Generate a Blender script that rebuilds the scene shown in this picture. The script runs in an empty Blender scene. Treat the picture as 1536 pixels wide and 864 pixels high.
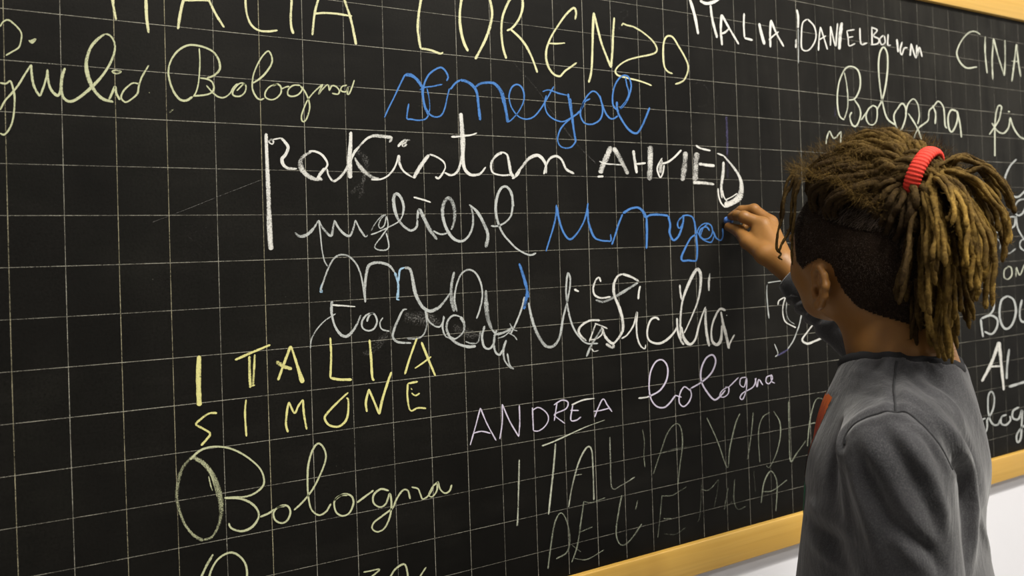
import bpy, bmesh, math, random
import numpy as np
from mathutils import Vector, Matrix
from mathutils.bvhtree import BVHTree
import openvdb

sc = bpy.context.scene
COL = sc.collection
# ------------------------------------------------------------------ camera
FPX, PCX, PCY = 1324.3, 768.0, 354.0           # focal length and principal point, in pixels of the 1536x864 frame
CAM = np.array([-0.04324, -0.97617, 1.24981])
RGT = np.array([0.84443, -0.53484, -0.02977])
DWN = np.array([-0.01909, 0.02550, -0.99949])
FWD = np.array([0.53533, 0.84457, 0.01132])
cam_data = bpy.data.cameras.new('camera')
cam = bpy.data.objects.new('camera', cam_data); COL.objects.link(cam)
cam_data.sensor_width = 36.0
cam_data.lens = 36.0 * FPX / 1536.0
cam_data.shift_y = -(432.0 - PCY) / 1536.0
cam_data.clip_start = 0.02
m = Matrix.Identity(4)
for i in range(3):
    m[i][0] = RGT[i]; m[i][1] = -DWN[i]; m[i][2] = -FWD[i]; m[i][3] = CAM[i]
cam.matrix_world = m
cam_data.dof.use_dof = True
cam_data.dof.focus_distance = 1.06
cam_data.dof.aperture_fstop = 7.0
sc.camera = cam
# ------------------------------------------------------------------ world, exposure, lamps
world = bpy.data.worlds.new('room_air'); sc.world = world; world.use_nodes = True
world.node_tree.nodes['Background'].inputs[0].default_value = (0.8, 0.88, 1.0, 1)
world.node_tree.nodes['Background'].inputs[1].default_value = 0.05
vs = sc.view_settings
vs.view_transform = 'Standard'; vs.look = 'None'; vs.gamma = 1.0; vs.use_curve_mapping = False
vs.exposure = 0.0
CEIL = 3.4
def area(name, loc, target, sx, sy, power, col):
    d = bpy.data.lights.new(name, 'AREA'); d.shape = 'RECTANGLE'; d.size = sx; d.size_y = sy
    d.energy = power; d.color = col
    o = bpy.data.objects.new(name, d); COL.objects.link(o)
    o.location = loc
    o.rotation_euler = (Vector(target) - Vector(loc)).to_track_quat('-Z', 'Y').to_euler()
    return o
LAMPS = [  # ceiling luminaires of the classroom: x, y, length, width, watts
    (0.9, -1.50, 1.5, 0.22, 130.0),
    (2.9, -1.70, 1.5, 0.22, 38.0),
    (-0.6, -2.9, 1.5, 0.22, 14.0),
    (2.3, -3.0, 1.5, 0.22, 38.0),
]
for i, (lx, ly, a, b, w) in enumerate(LAMPS):
    area('ceiling_lamp_light', (lx, ly, CEIL - 0.075), (lx, ly, 0), a - 0.06, b - 0.06, w, (1.0, 0.955, 0.87))

# ------------------------------------------------------------------ helpers
def ray(px, py):
    d = (px - PCX) / FPX * RGT + (py - PCY) / FPX * DWN + FWD
    return d
def pt(px, py, Y):
    "world point where the sight line of a photo pixel meets the plane y = Y"
    d = ray(px, py); return CAM + d * ((Y - CAM[1]) / d[1])
def pd(px, py, depth):
    return CAM + ray(px, py) * depth
def px_of(P):
    v = np.asarray(P, float) - CAM
    z = v @ FWD
    return np.stack([PCX + FPX * (v @ RGT) / z, PCY + FPX * (v @ DWN) / z, z], -1)
def tag(o, label=None, cat=None, group=None, kind=None):
    if label: o['label'] = label
    if cat: o['category'] = cat
    if group: o['group'] = group
    if kind: o['kind'] = kind
    return o
def empty(name, loc=(0, 0, 0)):
    o = bpy.data.objects.new(name, None); COL.objects.link(o); o.location = loc; o.empty_display_size = 0.1
    return o
def link(name, me, mat=None, parent=None, smooth=True):
    if mat: me.materials.append(mat)
    o = bpy.data.objects.new(name, me); COL.objects.link(o)
    if parent is not None:
        o.parent = parent
        if parent.type == 'EMPTY' or True:
            bpy.context.view_layer.update()
            o.matrix_parent_inverse = parent.matrix_world.inverted()
    if smooth:
        me.polygons.foreach_set('use_smooth', [True] * len(me.polygons))
    return o
def mesh_np(name, V, F):
    me = bpy.data.meshes.new(name)
    V = np.asarray(V, np.float32)
    if isinstance(F, np.ndarray):
        n = F.shape[1]
        me.vertices.add(len(V)); me.vertices.foreach_set('co', V.ravel())
        me.loops.add(F.size); me.loops.foreach_set('vertex_index', F.ravel().astype(np.int32))
        me.polygons.add(len(F)); me.polygons.foreach_set('loop_start', np.arange(0, F.size, n, dtype=np.int32))
        me.update(calc_edges=True); me.validate()
    else:
        me.from_pydata([tuple(map(float, v)) for v in V], [], F)
        me.update()
    return me
def box_mesh(name, lo, hi, bevel=0.0, seg=2):
    bm = bmesh.new()
    bmesh.ops.create_cube(bm, size=1.0)
    lo = Vector(lo); hi = Vector(hi)
    for v in bm.verts:
        v.co = Vector(((v.co.x + .5) * (hi.x - lo.x) + lo.x, (v.co.y + .5) * (hi.y - lo.y) + lo.y, (v.co.z + .5) * (hi.z - lo.z) + lo.z))
    if bevel:
        bmesh.ops.bevel(bm, geom=bm.edges[:], offset=bevel, segments=seg, affect='EDGES', profile=0.5)
    me = bpy.data.meshes.new(name); bm.to_mesh(me); bm.free()
    return me
def catmull(P, step):
    "smooth a polyline, samples every `step` units"
    P = np.asarray(P, float)
    if len(P) == 1: P = np.vstack([P, P + [[1.2] + [0.6] * (P.shape[1] - 1)]])
    Q = np.vstack([2 * P[0] - P[1], P, 2 * P[-1] - P[-2]])
    out = []
    for i in range(1, len(Q) - 2):
        p0, p1, p2, p3 = Q[i - 1:i + 3]
        n = max(1, int(math.ceil(np.linalg.norm((p2 - p1)[:3]) / step)))
        for k in range(n):
            t = k / n
            out.append(0.5 * ((2 * p1) + (-p0 + p2) * t + (2 * p0 - 5 * p1 + 4 * p2 - p3) * t * t + (-p0 + 3 * p1 - 3 * p2 + p3) * t ** 3))
    out.append(Q[-2])
    return np.array(out)

# ------------------------------------------------------------------ node helpers
class NT:
    def __init__(s, name):
        s.m = bpy.data.materials.new(name); s.m.use_nodes = True
        s.t = s.m.node_tree; s.b = s.t.nodes['Principled BSDF']; s.out = s.t.nodes['Material Output']
    def n(s, typ, **kw):
        nd = s.t.nodes.new(typ)
        for k, v in kw.items():
            if k == 'i':
                for kk, vv in v.items():
                    if hasattr(vv, 'is_output') and vv.is_output: s.t.links.new(vv, nd.inputs[kk])
                    else: nd.inputs[kk].default_value = vv
            else: setattr(nd, k, v)
        return nd
    def l(s, a, b): s.t.links.new(a, b)
    def math(s, op, a, b=None, c=None, clamp=False):
        nd = s.n('ShaderNodeMath', operation=op); nd.use_clamp = clamp
        for i, x in enumerate((a, b, c)):
            if x is None: continue
            if hasattr(x, 'is_output'): s.l(x, nd.inputs[i])
            else: nd.inputs[i].default_value = x
        return nd.outputs[0]
    def noise(s, scale, detail=3, rough=0.55, vec=None, dist=0.0):
        nd = s.n('ShaderNodeTexNoise'); nd.inputs['Scale'].default_value = scale
        nd.inputs['Detail'].default_value = detail; nd.inputs['Roughness'].default_value = rough
        nd.inputs['Distortion'].default_value = dist
        if vec is None: vec = s.coord()
        s.l(vec, nd.inputs['Vector']); return nd.outputs['Fac']
    def coord(s, which='Object'):
        return s.n('ShaderNodeTexCoord').outputs[which]
    def mapping(s, vec, sc=(1, 1, 1), rot=(0, 0, 0)):
        nd = s.n('ShaderNodeMapping'); s.l(vec, nd.inputs['Vector'])
        nd.inputs['Scale'].default_value = sc; nd.inputs['Rotation'].default_value = rot
        return nd.outputs[0]
    def ramp(s, fac, stops):
        nd = s.n('ShaderNodeValToRGB'); s.l(fac, nd.inputs[0])
        e = nd.color_ramp.elements
        while len(e) < len(stops): e.new(0.5)
        for k, (p, c) in enumerate(stops):
            e[k].position = p; e[k].color = (*c, 1) if len(c) == 3 else c
        return nd.outputs[0]
    def mix(s, fac, a, b):
        nd = s.n('ShaderNodeMix', data_type='RGBA')
        for k, x in ((0, fac), (6, a), (7, b)):
            if hasattr(x, 'is_output'): s.l(x, nd.inputs[k])
            else: nd.inputs[k].default_value = x if k == 0 else ((*x, 1) if len(x) == 3 else x)
        return nd.outputs[2]
    def maprange(s, v, a, b, c, d):
        nd = s.n('ShaderNodeMapRange'); s.l(v, nd.inputs[0])
        for i, x in enumerate((a, b, c, d)): nd.inputs[i + 1].default_value = x
        return nd.outputs[0]
    def bump(s, h, strength, dist):
        nd = s.n('ShaderNodeBump'); nd.inputs['Strength'].default_value = strength; nd.inputs['Distance'].default_value = dist
        s.l(h, nd.inputs['Height']); s.l(nd.outputs[0], s.b.inputs['Normal'])
    def set(s, **kw):
        for k, v in kw.items():
            k = k.replace('_', ' ')
            if hasattr(v, 'is_output'): s.l(v, s.b.inputs[k])
            else: s.b.inputs[k].default_value = (*v, 1) if isinstance(v, tuple) and len(v) == 3 and k.endswith('Color') else v
        return s

def plain(name, col, rough=0.6, var=0.08, scale=8.0, bump=0.0, bscale=200, spec=0.5):
    t = NT(name); n = t.noise(scale)
    a = tuple(c * (1 - var) for c in col); b = tuple(min(1, c * (1 + var)) for c in col)
    t.set(Base_Color=t.mix(n, a, b), Roughness=rough); t.b.inputs['Specular IOR Level'].default_value = spec
    if bump: t.bump(t.noise(bscale), bump, 0.001)
    return t.m
def make_board_mat():
    t = NT('slate_black')
    co = t.coord()
    big = t.noise(2.2, 4, 0.6)
    st = t.noise(5.0, 4, 0.65, vec=t.mapping(co, (1.0, 1.0, 0.35)))
    wipe = t.noise(9.0, 3, 0.6, vec=t.mapping(co, (0.5, 1.0, 2.0), (0, 0.5, 0)))
    fine = t.noise(420.0, 2, 0.6)
    dust_haze = t.math('MULTIPLY', t.maprange(big, 0.38, 0.72, 0.05, 1.0), t.maprange(st, 0.3, 0.75, 0.2, 1.0))
    dust_haze = t.math('ADD', t.math('MULTIPLY', dust_haze, 0.75), t.math('MULTIPLY', t.maprange(wipe, 0.5, 0.8, 0, 1), 0.25))
    dust_haze = t.math('MULTIPLY', dust_haze, t.maprange(fine, 0.25, 0.75, 0.35, 1.6))
    speck = t.n('ShaderNodeTexVoronoi'); speck.inputs['Scale'].default_value = 55; t.l(co, speck.inputs['Vector'])
    sp = t.maprange(speck.outputs['Distance'], 0.0, 0.035, 1.0, 0.0)
    sel = t.maprange(t.noise(13.0, 1), 0.6, 0.64, 0, 1)
    sx = t.n('ShaderNodeSeparateXYZ'); t.l(co, sx.inputs[0])       # rubbed-in chalk plus painted sheen, growing towards the upper right
    haze = t.math('MULTIPLY', t.maprange(sx.outputs[0], 0.75, 1.6, 0.0, 1.0), t.maprange(sx.outputs[2], 0.95, 1.45, 0.15, 1.0))
    vst = t.noise(1.0, 4, 0.65, vec=t.mapping(co, (26.0, 1.0, 5.0), (0, 0.06, 0)))
    dust_haze = t.math('ADD', dust_haze, t.math('MULTIPLY', haze, t.maprange(vst, 0.3, 0.75, 0.15, 1.1)))
    base = t.mix(dust_haze, (0.0020, 0.0018, 0.0014), (0.020, 0.0187, 0.0155))
    base = t.mix(t.math('MULTIPLY', t.math('MULTIPLY', sp, sel), 0.22), base, (0.5, 0.48, 0.4))
    t.set(Base_Color=base, Roughness=t.maprange(fine, 0.3, 0.7, 0.50, 0.66))
    t.b.inputs['Specular IOR Level'].default_value = 0.11
    t.bump(fine, 0.25, 0.0004)
    return t.m
def make_wood(name, c0, c1, axis=0):
    t = NT(name); co = t.coord()
    s = [38, 38, 38]; s[axis] = 1.3
    g = t.noise(1.0, 5, 0.6, vec=t.mapping(co, tuple(s)), dist=0.6)
    s2 = [260, 260, 260]; s2[axis] = 5.0
    f = t.noise(1.0, 2, 0.6, vec=t.mapping(co, tuple(s2)))
    k = t.noise(7.0, 2, 0.5)
    c = t.mix(t.maprange(g, 0.35, 0.7, 0, 1), c0, c1)
    c = t.mix(t.math('MULTIPLY', t.maprange(f, 0.5, 0.8, 0, 1), 0.25), c, tuple(x * 0.6 for x in c0))
    c = t.mix(t.math('MULTIPLY', t.maprange(k, 0.66, 0.8, 0, 1), 0.35), c, (c0[0] * .6, c0[1] * .5, c0[2] * .4))
    t.set(Base_Color=c, Roughness=0.38)
    t.bump(f, 0.12, 0.0006)
    return t.m
def make_chalk():
    t = NT('chalk_powder')
    co = t.coord()
    uv = t.n('ShaderNodeUVMap', uv_map='UVMap').outputs[0]
    sep = t.n('ShaderNodeSeparateXYZ'); t.l(uv, sep.inputs[0])
    cov = t.n('ShaderNodeAttribute', attribute_name='cov').outputs['Fac']
    tint = t.n('ShaderNodeAttribute', attribute_name='tint').outputs['Color']
    gr = t.noise(1100.0, 2, 0.65)
    gr2 = t.noise(170.0, 2, 0.6)
    streak = t.noise(1.0, 2, 0.6, vec=t.mapping(uv, (28.0, 7.0, 1.0)))
    e = t.math('ABSOLUTE', t.math('SUBTRACT', t.math('MULTIPLY', sep.outputs[1], 2.0), 1.0))
    e = t.math('POWER', e, 3.0)
    v = t.math('ADD', cov, t.math('MULTIPLY', t.math('SUBTRACT', gr, 0.5), 1.5))
    v = t.math('ADD', v, t.math('MULTIPLY', t.math('SUBTRACT', streak, 0.5), 1.4))
    v = t.math('ADD', v, t.math('MULTIPLY', t.math('SUBTRACT', gr2, 0.5), 0.5))
    v = t.math('SUBTRACT', v, t.math('MULTIPLY', e, 0.42))
    a = t.maprange(v, 0.18, 0.75, 0.0, 1.0)
    a = t.math('MULTIPLY', a, t.math('MINIMUM', t.math('MULTIPLY', cov, 1.35), 1.0))
    tr = t.n('ShaderNodeBsdfTransparent'); di = t.n('ShaderNodeBsdfDiffuse'); t.l(tint, di.inputs[0])
    mx = t.n('ShaderNodeMixShader'); t.l(a, mx.inputs[0]); t.l(tr.outputs[0], mx.inputs[1]); t.l(di.outputs[0], mx.inputs[2])
    t.l(mx.outputs[0], t.out.inputs[0]); t.t.nodes.remove(t.b)
    return t.m

M_BOARD = make_board_mat()
M_WOOD = make_wood('varnished_beech', (0.58, 0.335, 0.060), (0.70, 0.435, 0.105), 0)
M_WOODV = make_wood('varnished_beech_upright', (0.58, 0.335, 0.060), (0.70, 0.435, 0.105), 2)
M_CHALK = make_chalk()
M_WALL = plain('white_wall_paint', (0.80, 0.80, 0.85), 0.8, 0.03, 3.0, 0.15, 90)
M_CEIL = plain('ceiling_paint', (0.7, 0.7, 0.68), 0.9, 0.02)
M_FLOOR = plain('terrazzo_floor', (0.22, 0.215, 0.21), 0.5, 0.15, 60.0)

# ------------------------------------------------------------------ room shell
X0, X1, Y0, Y1 = -3.2, 5.2, -6.0, 0.010
def struct(name, lo, hi, mat):
    return tag(link(name, box_mesh(name, lo, hi), mat, smooth=False), kind='structure')
tag(struct('wall_back', (X0, Y1, 0), (X1, Y1 + 0.15, CEIL), M_WALL), 'white painted wall carrying the blackboard')
tag(struct('floor', (X0, Y0, -0.1), (X1, Y1 + 0.15, 0), M_FLOOR), 'grey speckled classroom floor')
tag(struct('ceiling', (X0, Y0, CEIL), (X1, Y1 + 0.15, CEIL + 0.1), M_CEIL), 'white ceiling')
M_WALL2 = plain('side_wall_paint', (0.25, 0.24, 0.22), 0.85, 0.04, 3.0)
tag(struct('wall_left', (X0 - 0.15, Y0, 0), (X0, Y1, CEIL), M_WALL2), 'painted side wall')
tag(struct('wall_right', (X1, Y0, 0), (X1 + 0.15, Y1, CEIL), M_WALL), 'white side wall')
tag(struct('wall_front', (X0, Y0 - 0.15, 0), (X1, Y0, CEIL), M_WALL2), 'painted wall behind the viewer')
M_LAMPW = plain('lamp_housing_enamel', (0.8, 0.8, 0.8), 0.4)
t = NT('lamp_diffuser'); t.set(Base_Color=(0.9, 0.9, 0.9), Roughness=0.4)
t.b.inputs['Emission Color'].default_value = (1, 0.93, 0.8, 1); t.b.inputs['Emission Strength'].default_value = 3.0
M_DIFF = t.m
for (lx, ly, a, b, w), where in zip(LAMPS, ('over the child', 'to the right of the child', 'behind the viewer, farther left', 'behind the viewer, farther right')):
    lamp = tag(empty('ceiling_lamp', (lx, ly, CEIL)), 'long white ceiling lamp ' + where, 'lamp', 'ceiling lamps')
    link('housing', box_mesh('housing', (lx - a / 2, ly - b / 2, CEIL - 0.06), (lx + a / 2, ly + b / 2, CEIL), 0.006), M_LAMPW, lamp, False)
    link('diffuser', box_mesh('diffuser', (lx - a / 2 + .02, ly - b / 2 + .02, CEIL - 0.068), (lx + a / 2 - .02, ly + b / 2 - .02, CEIL - 0.058)), M_DIFF, lamp, False)

# ------------------------------------------------------------------ blackboard
G = 0.05                                        # ruled squares of 5 cm
def gx(n): return n * G
def gz(r): return 1.493 - G * r
BX0, BX1 = gx(-8), gx(45)
RT, RB = -3.86, 13.80
board = tag(empty('blackboard', (0.9, 0.0, gz(RB))), 'black ruled blackboard in a pale beech frame, covered with chalked names and words', 'blackboard')
link('writing_surface', box_mesh('writing_surface', (BX0 - .01, 0.0, gz(RB) - 0.01), (BX1 + .01, 0.009, gz(RT) + 0.01)), M_BOARD, board, False)
PR = 0.008                                       # how far the frame stands proud
def rail(lo, hi, mat): 
    return link('frame_rail', box_mesh('frame_rail', lo, hi, 0.0022, 3), mat, board, True)
FW = 0.048
rail((BX0 - FW, -PR, gz(RB) - FW), (BX1 + FW, 0.0098, gz(RB)), M_WOOD)
rail((BX0 - FW, -PR, gz(RT)), (BX1 + FW, 0.0098, gz(RT) + FW * 1.2), M_WOOD)
rail((BX0 - FW, -PR, gz(RB)), (BX0, 0.0098, gz(RT)), M_WOODV)
rail((BX1, -PR, gz(RB)), (BX1 + FW, 0.0098, gz(RT)), M_WOODV)

# chalk and ruled lines are thin ribbons lying on the writing surface
def ribbon_object(name, strips, parent, label=None, kind=None):
    """strips: list of (left edge Nx2 board coords, right edge Nx2, cov N, tint 3, height)"""
    V = []; Fq = []; UV = []; CV = []; TI = []
    for L, Rr, cov, tint, h in strips:
        n = len(L); b = len(V)
        s = 0.0; 
        for i in range(n):
            if i: s += math.hypot(*((L[i] + Rr[i] - L[i - 1] - Rr[i - 1]) / 2))
            V += [(L[i][0], -h, L[i][1]), (Rr[i][0], -h, Rr[i][1])]
            UV += [(s * 20 + b * 0.37, 0.0), (s * 20 + b * 0.37, 1.0)]
            CV += [cov[i]] * 2; TI += [tint] * 2
        for i in range(n - 1):
            a = b + 2 * i; Fq.append((a, a + 1, a + 3, a + 2))
    me = bpy.data.meshes.new(name); me.from_pydata(V, [], Fq); me.update()
    uvl = me.uv_layers.new(name='UVMap')
    idx = np.zeros(len(me.loops), np.int32); me.loops.foreach_get('vertex_index', idx)
    uvl.data.foreach_set('uv', np.array(UV, np.float32)[idx].ravel())
    at = me.attributes.new('cov', 'FLOAT', 'POINT'); at.data.foreach_set('value', np.array(CV, np.float32))
    at = me.attributes.new('tint', 'FLOAT_COLOR', 'POINT'); at.data.foreach_set('color', np.c_[np.array(TI, np.float32), np.ones(len(TI), np.float32)].ravel())
    o = link(name, me, M_CHALK, parent, False)
    if label: o['label'] = label
    if kind: o['kind'] = kind
    return o
# hand-ruled lines: small measured departures from a perfect grid
CO = np.array([[0.0095, 0.0096], [0.0874, -0.0063], [-0.0089, 0.0332], [-0.0271, 0.0073], [0.0006, 0.0212], [0.0116, -0.0217], [-0.1474, 0.0319], [0.0252, -0.0063], [-0.0303, 0.0006], [0.0065, -0.0483]])
def warp(n, r):
    a = np.clip((n - 12) / 12., -1.2, 1.3); b = np.clip((r - 5) / 8., -1.1, 1.1)
    B = np.stack([1 + 0 * a, a, b, a * a, a * b, b * b, a ** 3, a * a * b, a * b * b, b ** 3], -1)
    d = B @ CO
    return np.stack([gx(n + d[..., 0]), gz(r + d[..., 1])], -1)
rg = random.Random(4)
strips = []
LW = 0.00042
for n in range(-7, 45):
    r = np.linspace(RT, RB, 60); P = warp(np.full(60, float(n)), r)
    cov = np.full(60, 0.58) + np.array([rg.uniform(-.1, .1) for _ in range(60)]) + rg.uniform(-.1, .08)
    w = LW * rg.uniform(0.8, 1.15)
    if n == 23: cov += 0.1; w *= 1.25
    tint = (0.46, 0.42, 0.28) if n in (0, 2, 3, 5) else (0.41, 0.395, 0.33)
    if n > 18: tint = tuple(c * (0.62 if n > 23 else 0.8) for c in tint)
    strips.append((P - [w, 0], P + [w, 0], cov, tint, 0.00012))
for r_ in range(-3, 14):
    n = np.linspace(-8, 45, 160); P = warp(n, np.full(160, float(r_)))
    cov = np.full(160, 0.57) + np.array([rg.uniform(-.1, .1) for _ in range(160)]) + rg.uniform(-.08, .08)
    w = LW * rg.uniform(0.8, 1.1) * (1.25 if r_ == 4 else 1)
    strips.append((P - [0, w], P + [0, w], cov, (0.41, 0.395, 0.33), 0.00014))
ribbon_object('ruled_grid', strips, board, 'thin pale ruled grid of squares', 'stuff')
# ------------------------------------------------------------------ chalk writing
# every stroke is traced in pixels of an enlarged crop (x0, y0, scale), then laid on the board plane
TINT = {'y': (0.50, 0.52, 0.33), 'k': (0.64, 0.63, 0.38), 'Y': (0.66, 0.63, 0.26), 'w': (0.66, 0.655, 0.62), 'b': (0.075, 0.20, 0.50),
        'g': (0.40, 0.43, 0.33), 'l': (0.60, 0.55, 0.68), 'p': (0.22, 0.20, 0.45), 's': (0.46, 0.48, 0.47), 'c': (0.33, 0.50, 0.66),
        'G': (0.55, 0.57, 0.46), 'd': (0.5, 0.49, 0.46)}
_h = [0.00016]
def W(label, crop, text):
    """text: one stroke per line: tint width(px of the crop) coverage : x,y x,y ..."""
    x0, y0, s = crop; strips = []
    for ln in text.strip().splitlines():
        ln = ln.strip()
        if not ln: continue
        head, body = ln.split(':')
        hd = head.split(); col = hd[0]; cov = float(hd[2]) if len(hd) > 2 else 0.85
        ws = [float(k) / s for k in hd[1].split('>')]
        if '@' in body:
            cc, body = body.split('@'); q = [float(k) for k in cc.split(',')]; cx0, cy0, cs = q; ws = [w * s / cs for w in ws]
        else: cx0, cy0, cs = x0, y0, s
        P = np.array([[float(k) for k in q.split(',')] for q in body.split()]) / cs + [cx0, cy0]
        Q = catmull(P, 2.2)
        if len(Q) < 3: Q = catmull(np.array([Q[0], (Q[0] + Q[-1]) / 2, Q[-1]]), 1.0)
        T = np.gradient(Q, axis=0); T /= np.linalg.norm(T, axis=1)[:, None] + 1e-9
        # even out the side vectors at sharp corners
        N = np.stack([-T[:, 1], T[:, 0]], -1)
        u = np.linspace(0, 1, len(Q))
        w = np.interp(u, np.linspace(0, 1, len(ws)), ws) if len(ws) > 1 else np.full(len(Q), ws[0])
        rs = np.random.RandomState(int(abs(Q[0].sum() * 7)) % 9999)
        w = w * (1 + 0.16 * np.interp(u, np.linspace(0, 1, 9), rs.uniform(-1, 1, 9)))
        ef = np.minimum(1, np.minimum(np.arange(len(Q)), np.arange(len(Q))[::-1]) / 1.0 * 0.55 + 0.45)
        w = np.maximum(w * (0.93 if Q[0, 0] < 1150 else 0.82), 0.9) * ef
        A = Q + N * w[:, None] / 2; B = Q - N * w[:, None] / 2
        L = np.array([pt(a[0], a[1], 0.0)[[0, 2]] for a in A]); Rr = np.array([pt(a[0], a[1], 0.0)[[0, 2]] for a in B])
        c = cov + 0.14 * np.interp(u, np.linspace(0, 1, 7), rs.uniform(-1, 1, 7)) * min(1, cov * 1.5)
        _h[0] += 0.0000022
        strips.append((L, Rr, c, TINT[col], _h[0]))
    return ribbon_object('chalk_word', strips, board, label)
A_ = (0, 0, 4); B_ = (384, 0, 4); C_ = (768, 0, 4); D_ = (1152, 0, 4); E_ = (384, 160, 4); F_ = (768, 160, 4); G_ = (384, 350, 4); H_ = (768, 350, 4)
I_ = (240, 480, 3.339); J_ = (240, 640, 3.339); K_ = (680, 520, 2.743); L_ = (740, 620, 3.072); M_ = (1060, 380, 4.8)
P_ = (1340, 180, 4.32); R_ = (1420, 180, 3.32); Q_ = (1420, 400, 3.086)
W('pale yellow curl and joined-up word at the upper left edge, cut by the frame', A_, '''
y 11 .8: 0,160 20,130 50,120 85,145 118,180 130,215 118,275 100,295 70,312 35,333
y 13 .9: 172,240 192,256 214,235 195,242 182,246
y 13 .85: 0,497 35,502 62,487 78,530 87,580 86,650 74,730 52,780 24,808 0,800
y 13 .85: 0,660 30,605 70,560 110,510 150,445 187,388
y 16 .85: 187,388 190,440 200,505 220,550 240,578
y 14 .8: 240,578 262,520 276,470 286,415
y 16 .85: 284,420 288,475 300,525 322,558 348,573 362,545 366,500 372,450 390,408
y 18>20>12 .85: 390,408 372,470 368,530 378,580 400,603 430,608 475,585 540,532 605,465 650,400 678,340 690,285 680,240 658,212 632,203
y 14>24>26>18 .75: 632,203 590,232 550,275 528,325 517,385 525,445 548,510 580,560 620,595 680,612
y 16 .85: 655,597 672,560 690,520 698,560 720,600
y 12 .85: 840,505 800,498 765,520 735,555 728,590 755,613 795,590 825,560 832,520 850,465 893,390
y 10 .7: 668,430 690,422 727,430 700,442 672,434
y 8 .5: 893,554 898,558
y 12 .45: 1016,678 1028,665 1042,655
''')
W('pale yellow joined-up Bologna with a round looped capital, upper left', A_, '''
y 10 .8: 1195,290 1199,360 1197,430 1190,500 1178,548 1160,580
y 14 .85: 1240,470 1285,452 1316,420 1318,385 1305,345 1275,308 1220,282 1160,270 1112,277 1060,312 1022,372 1010,435 1022,500 1045,555 1080,597 1118,603 1155,580
y 12 .85: 1200,468 1240,474 1270,490 1283,520 1275,550 1240,568 1165,576
y 11 .85: 1238,512 1270,550 1308,580 1345,585 1380,560 1400,525 1425,502
y 11 .85: 1475,508 1445,498 1415,520 1395,555 1405,575 1440,577 1468,555 1476,520 1462,505 1420,545
y 12 .85: 118,505 60,500 10,555 @0,0,4 :
'''.replace("y 12 .85: 118,505 60,500 10,555 @0,0,4 :\n", '') + '''
y 12 .85: 384,0,4@-20,500 25,470 60,435 92,385 95,345 75,307 40,335 5,395 -18,460 -22,530 0,580 25,598 50,590
y 11 .85: 384,0,4@130,505 90,515 60,545 55,580 85,598 120,590 148,560 150,525 130,505 100,515
y 10 .85: 384,0,4@150,535 180,522 200,518
y 11 .85: 384,0,4@265,512 225,512 195,535 190,565 210,578 245,572 270,550 282,520
y 11 .85: 384,0,4@265,515 290,545 312,590 322,640 312,690 295,725 278,728 272,700 285,655 310,600 350,550 400,505
y 10 .85: 384,0,4@400,505 375,565 395,540 430,508 440,545
y 10 .85: 384,0,4@440,545 455,515 480,520 500,545 490,565 455,560
y 10 .85: 384,0,4@545,510 515,520 510,545 540,550 550,525 548,565 560,560 575,525 590,480
''')
W('row of tall pale yellow capitals cut by the top of the picture, reading ITALIA', A_, '''
k 22>18>14 .85: 672,-60 676,0 684,60 697,120
k 22>22>16 .85: 868,-60 875,0 880,110 892,198
k 20>18>18 .85: 1125,-60 1098,10 1080,90 1068,175
k 12 .85: 1100,4 1180,2 1255,4
k 16 .85: 1235,-40 1262,20 1300,95 1345,165
k 14 .85: 384,0,4@-62,-50 -64,0 -58,70 -40,130 -10,168 30,186 80,188 130,182
k 17 .85: 384,0,4@215,-60 212,30 208,110 213,170 225,203
k 16 .85: 384,0,4@395,-60 372,0 350,90 338,212
k 13 .85: 384,0,4@352,82 410,78 480,82 530,90 576,97
k 16 .85: 384,0,4@510,-60 532,5 565,105 585,190 600,268
''')
W('row of tall pale yellow capitals at the top centre, spelling a first name', B_, '''
k 15 .85: 1010,-70 990,0 975,90 970,170 978,240 988,292
k 14 .85: 988,292 1020,295 1060,305 1105,322 1122,313
k 17 .85: 1242,-60 1226,40 1222,110 1230,190 1248,258 1272,308
k 17 .8: 1385,-50 1408,20 1416,90 1400,170 1370,250 1315,355
k 16 .85: 1550,-50 1510,20 1482,90 1472,160 1475,240 1485,300 1502,352
k 15 .85: 768,0,4@50,-50 64,10 58,70 35,125 0,168 -32,184
k 14 .85: 768,0,4@-10,175 35,215 75,262 110,325 132,380 152,436
k 14 .85: 768,0,4@378,118 384,75 370,48 330,80 285,140 235,220 208,290 204,350 220,405 250,445 285,458 305,440 320,424 355,400 388,376
k 11 .8: 768,0,4@218,260 265,262 318,258
k 15 .85: 768,0,4@460,496 475,430 481,330 484,200 489,75
k 14 .85: 768,0,4@489,75 508,150 535,255 565,335 594,405
k 14 .85: 768,0,4@594,405 602,300 606,200 613,105
k 12 .85: 768,0,4@658,156 665,142 690,152 730,162 785,195 838,240 866,282 864,312 830,328 760,342 690,362 640,395 620,425 632,450 680,465 750,482 800,498 838,514
k 12 .85: 768,0,4@963,442 935,430 914,400 906,340 908,270 920,228 942,215 968,228 1000,280 1035,340 1055,390 1054,430 1035,475 1010,495 978,505
''')
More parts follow.
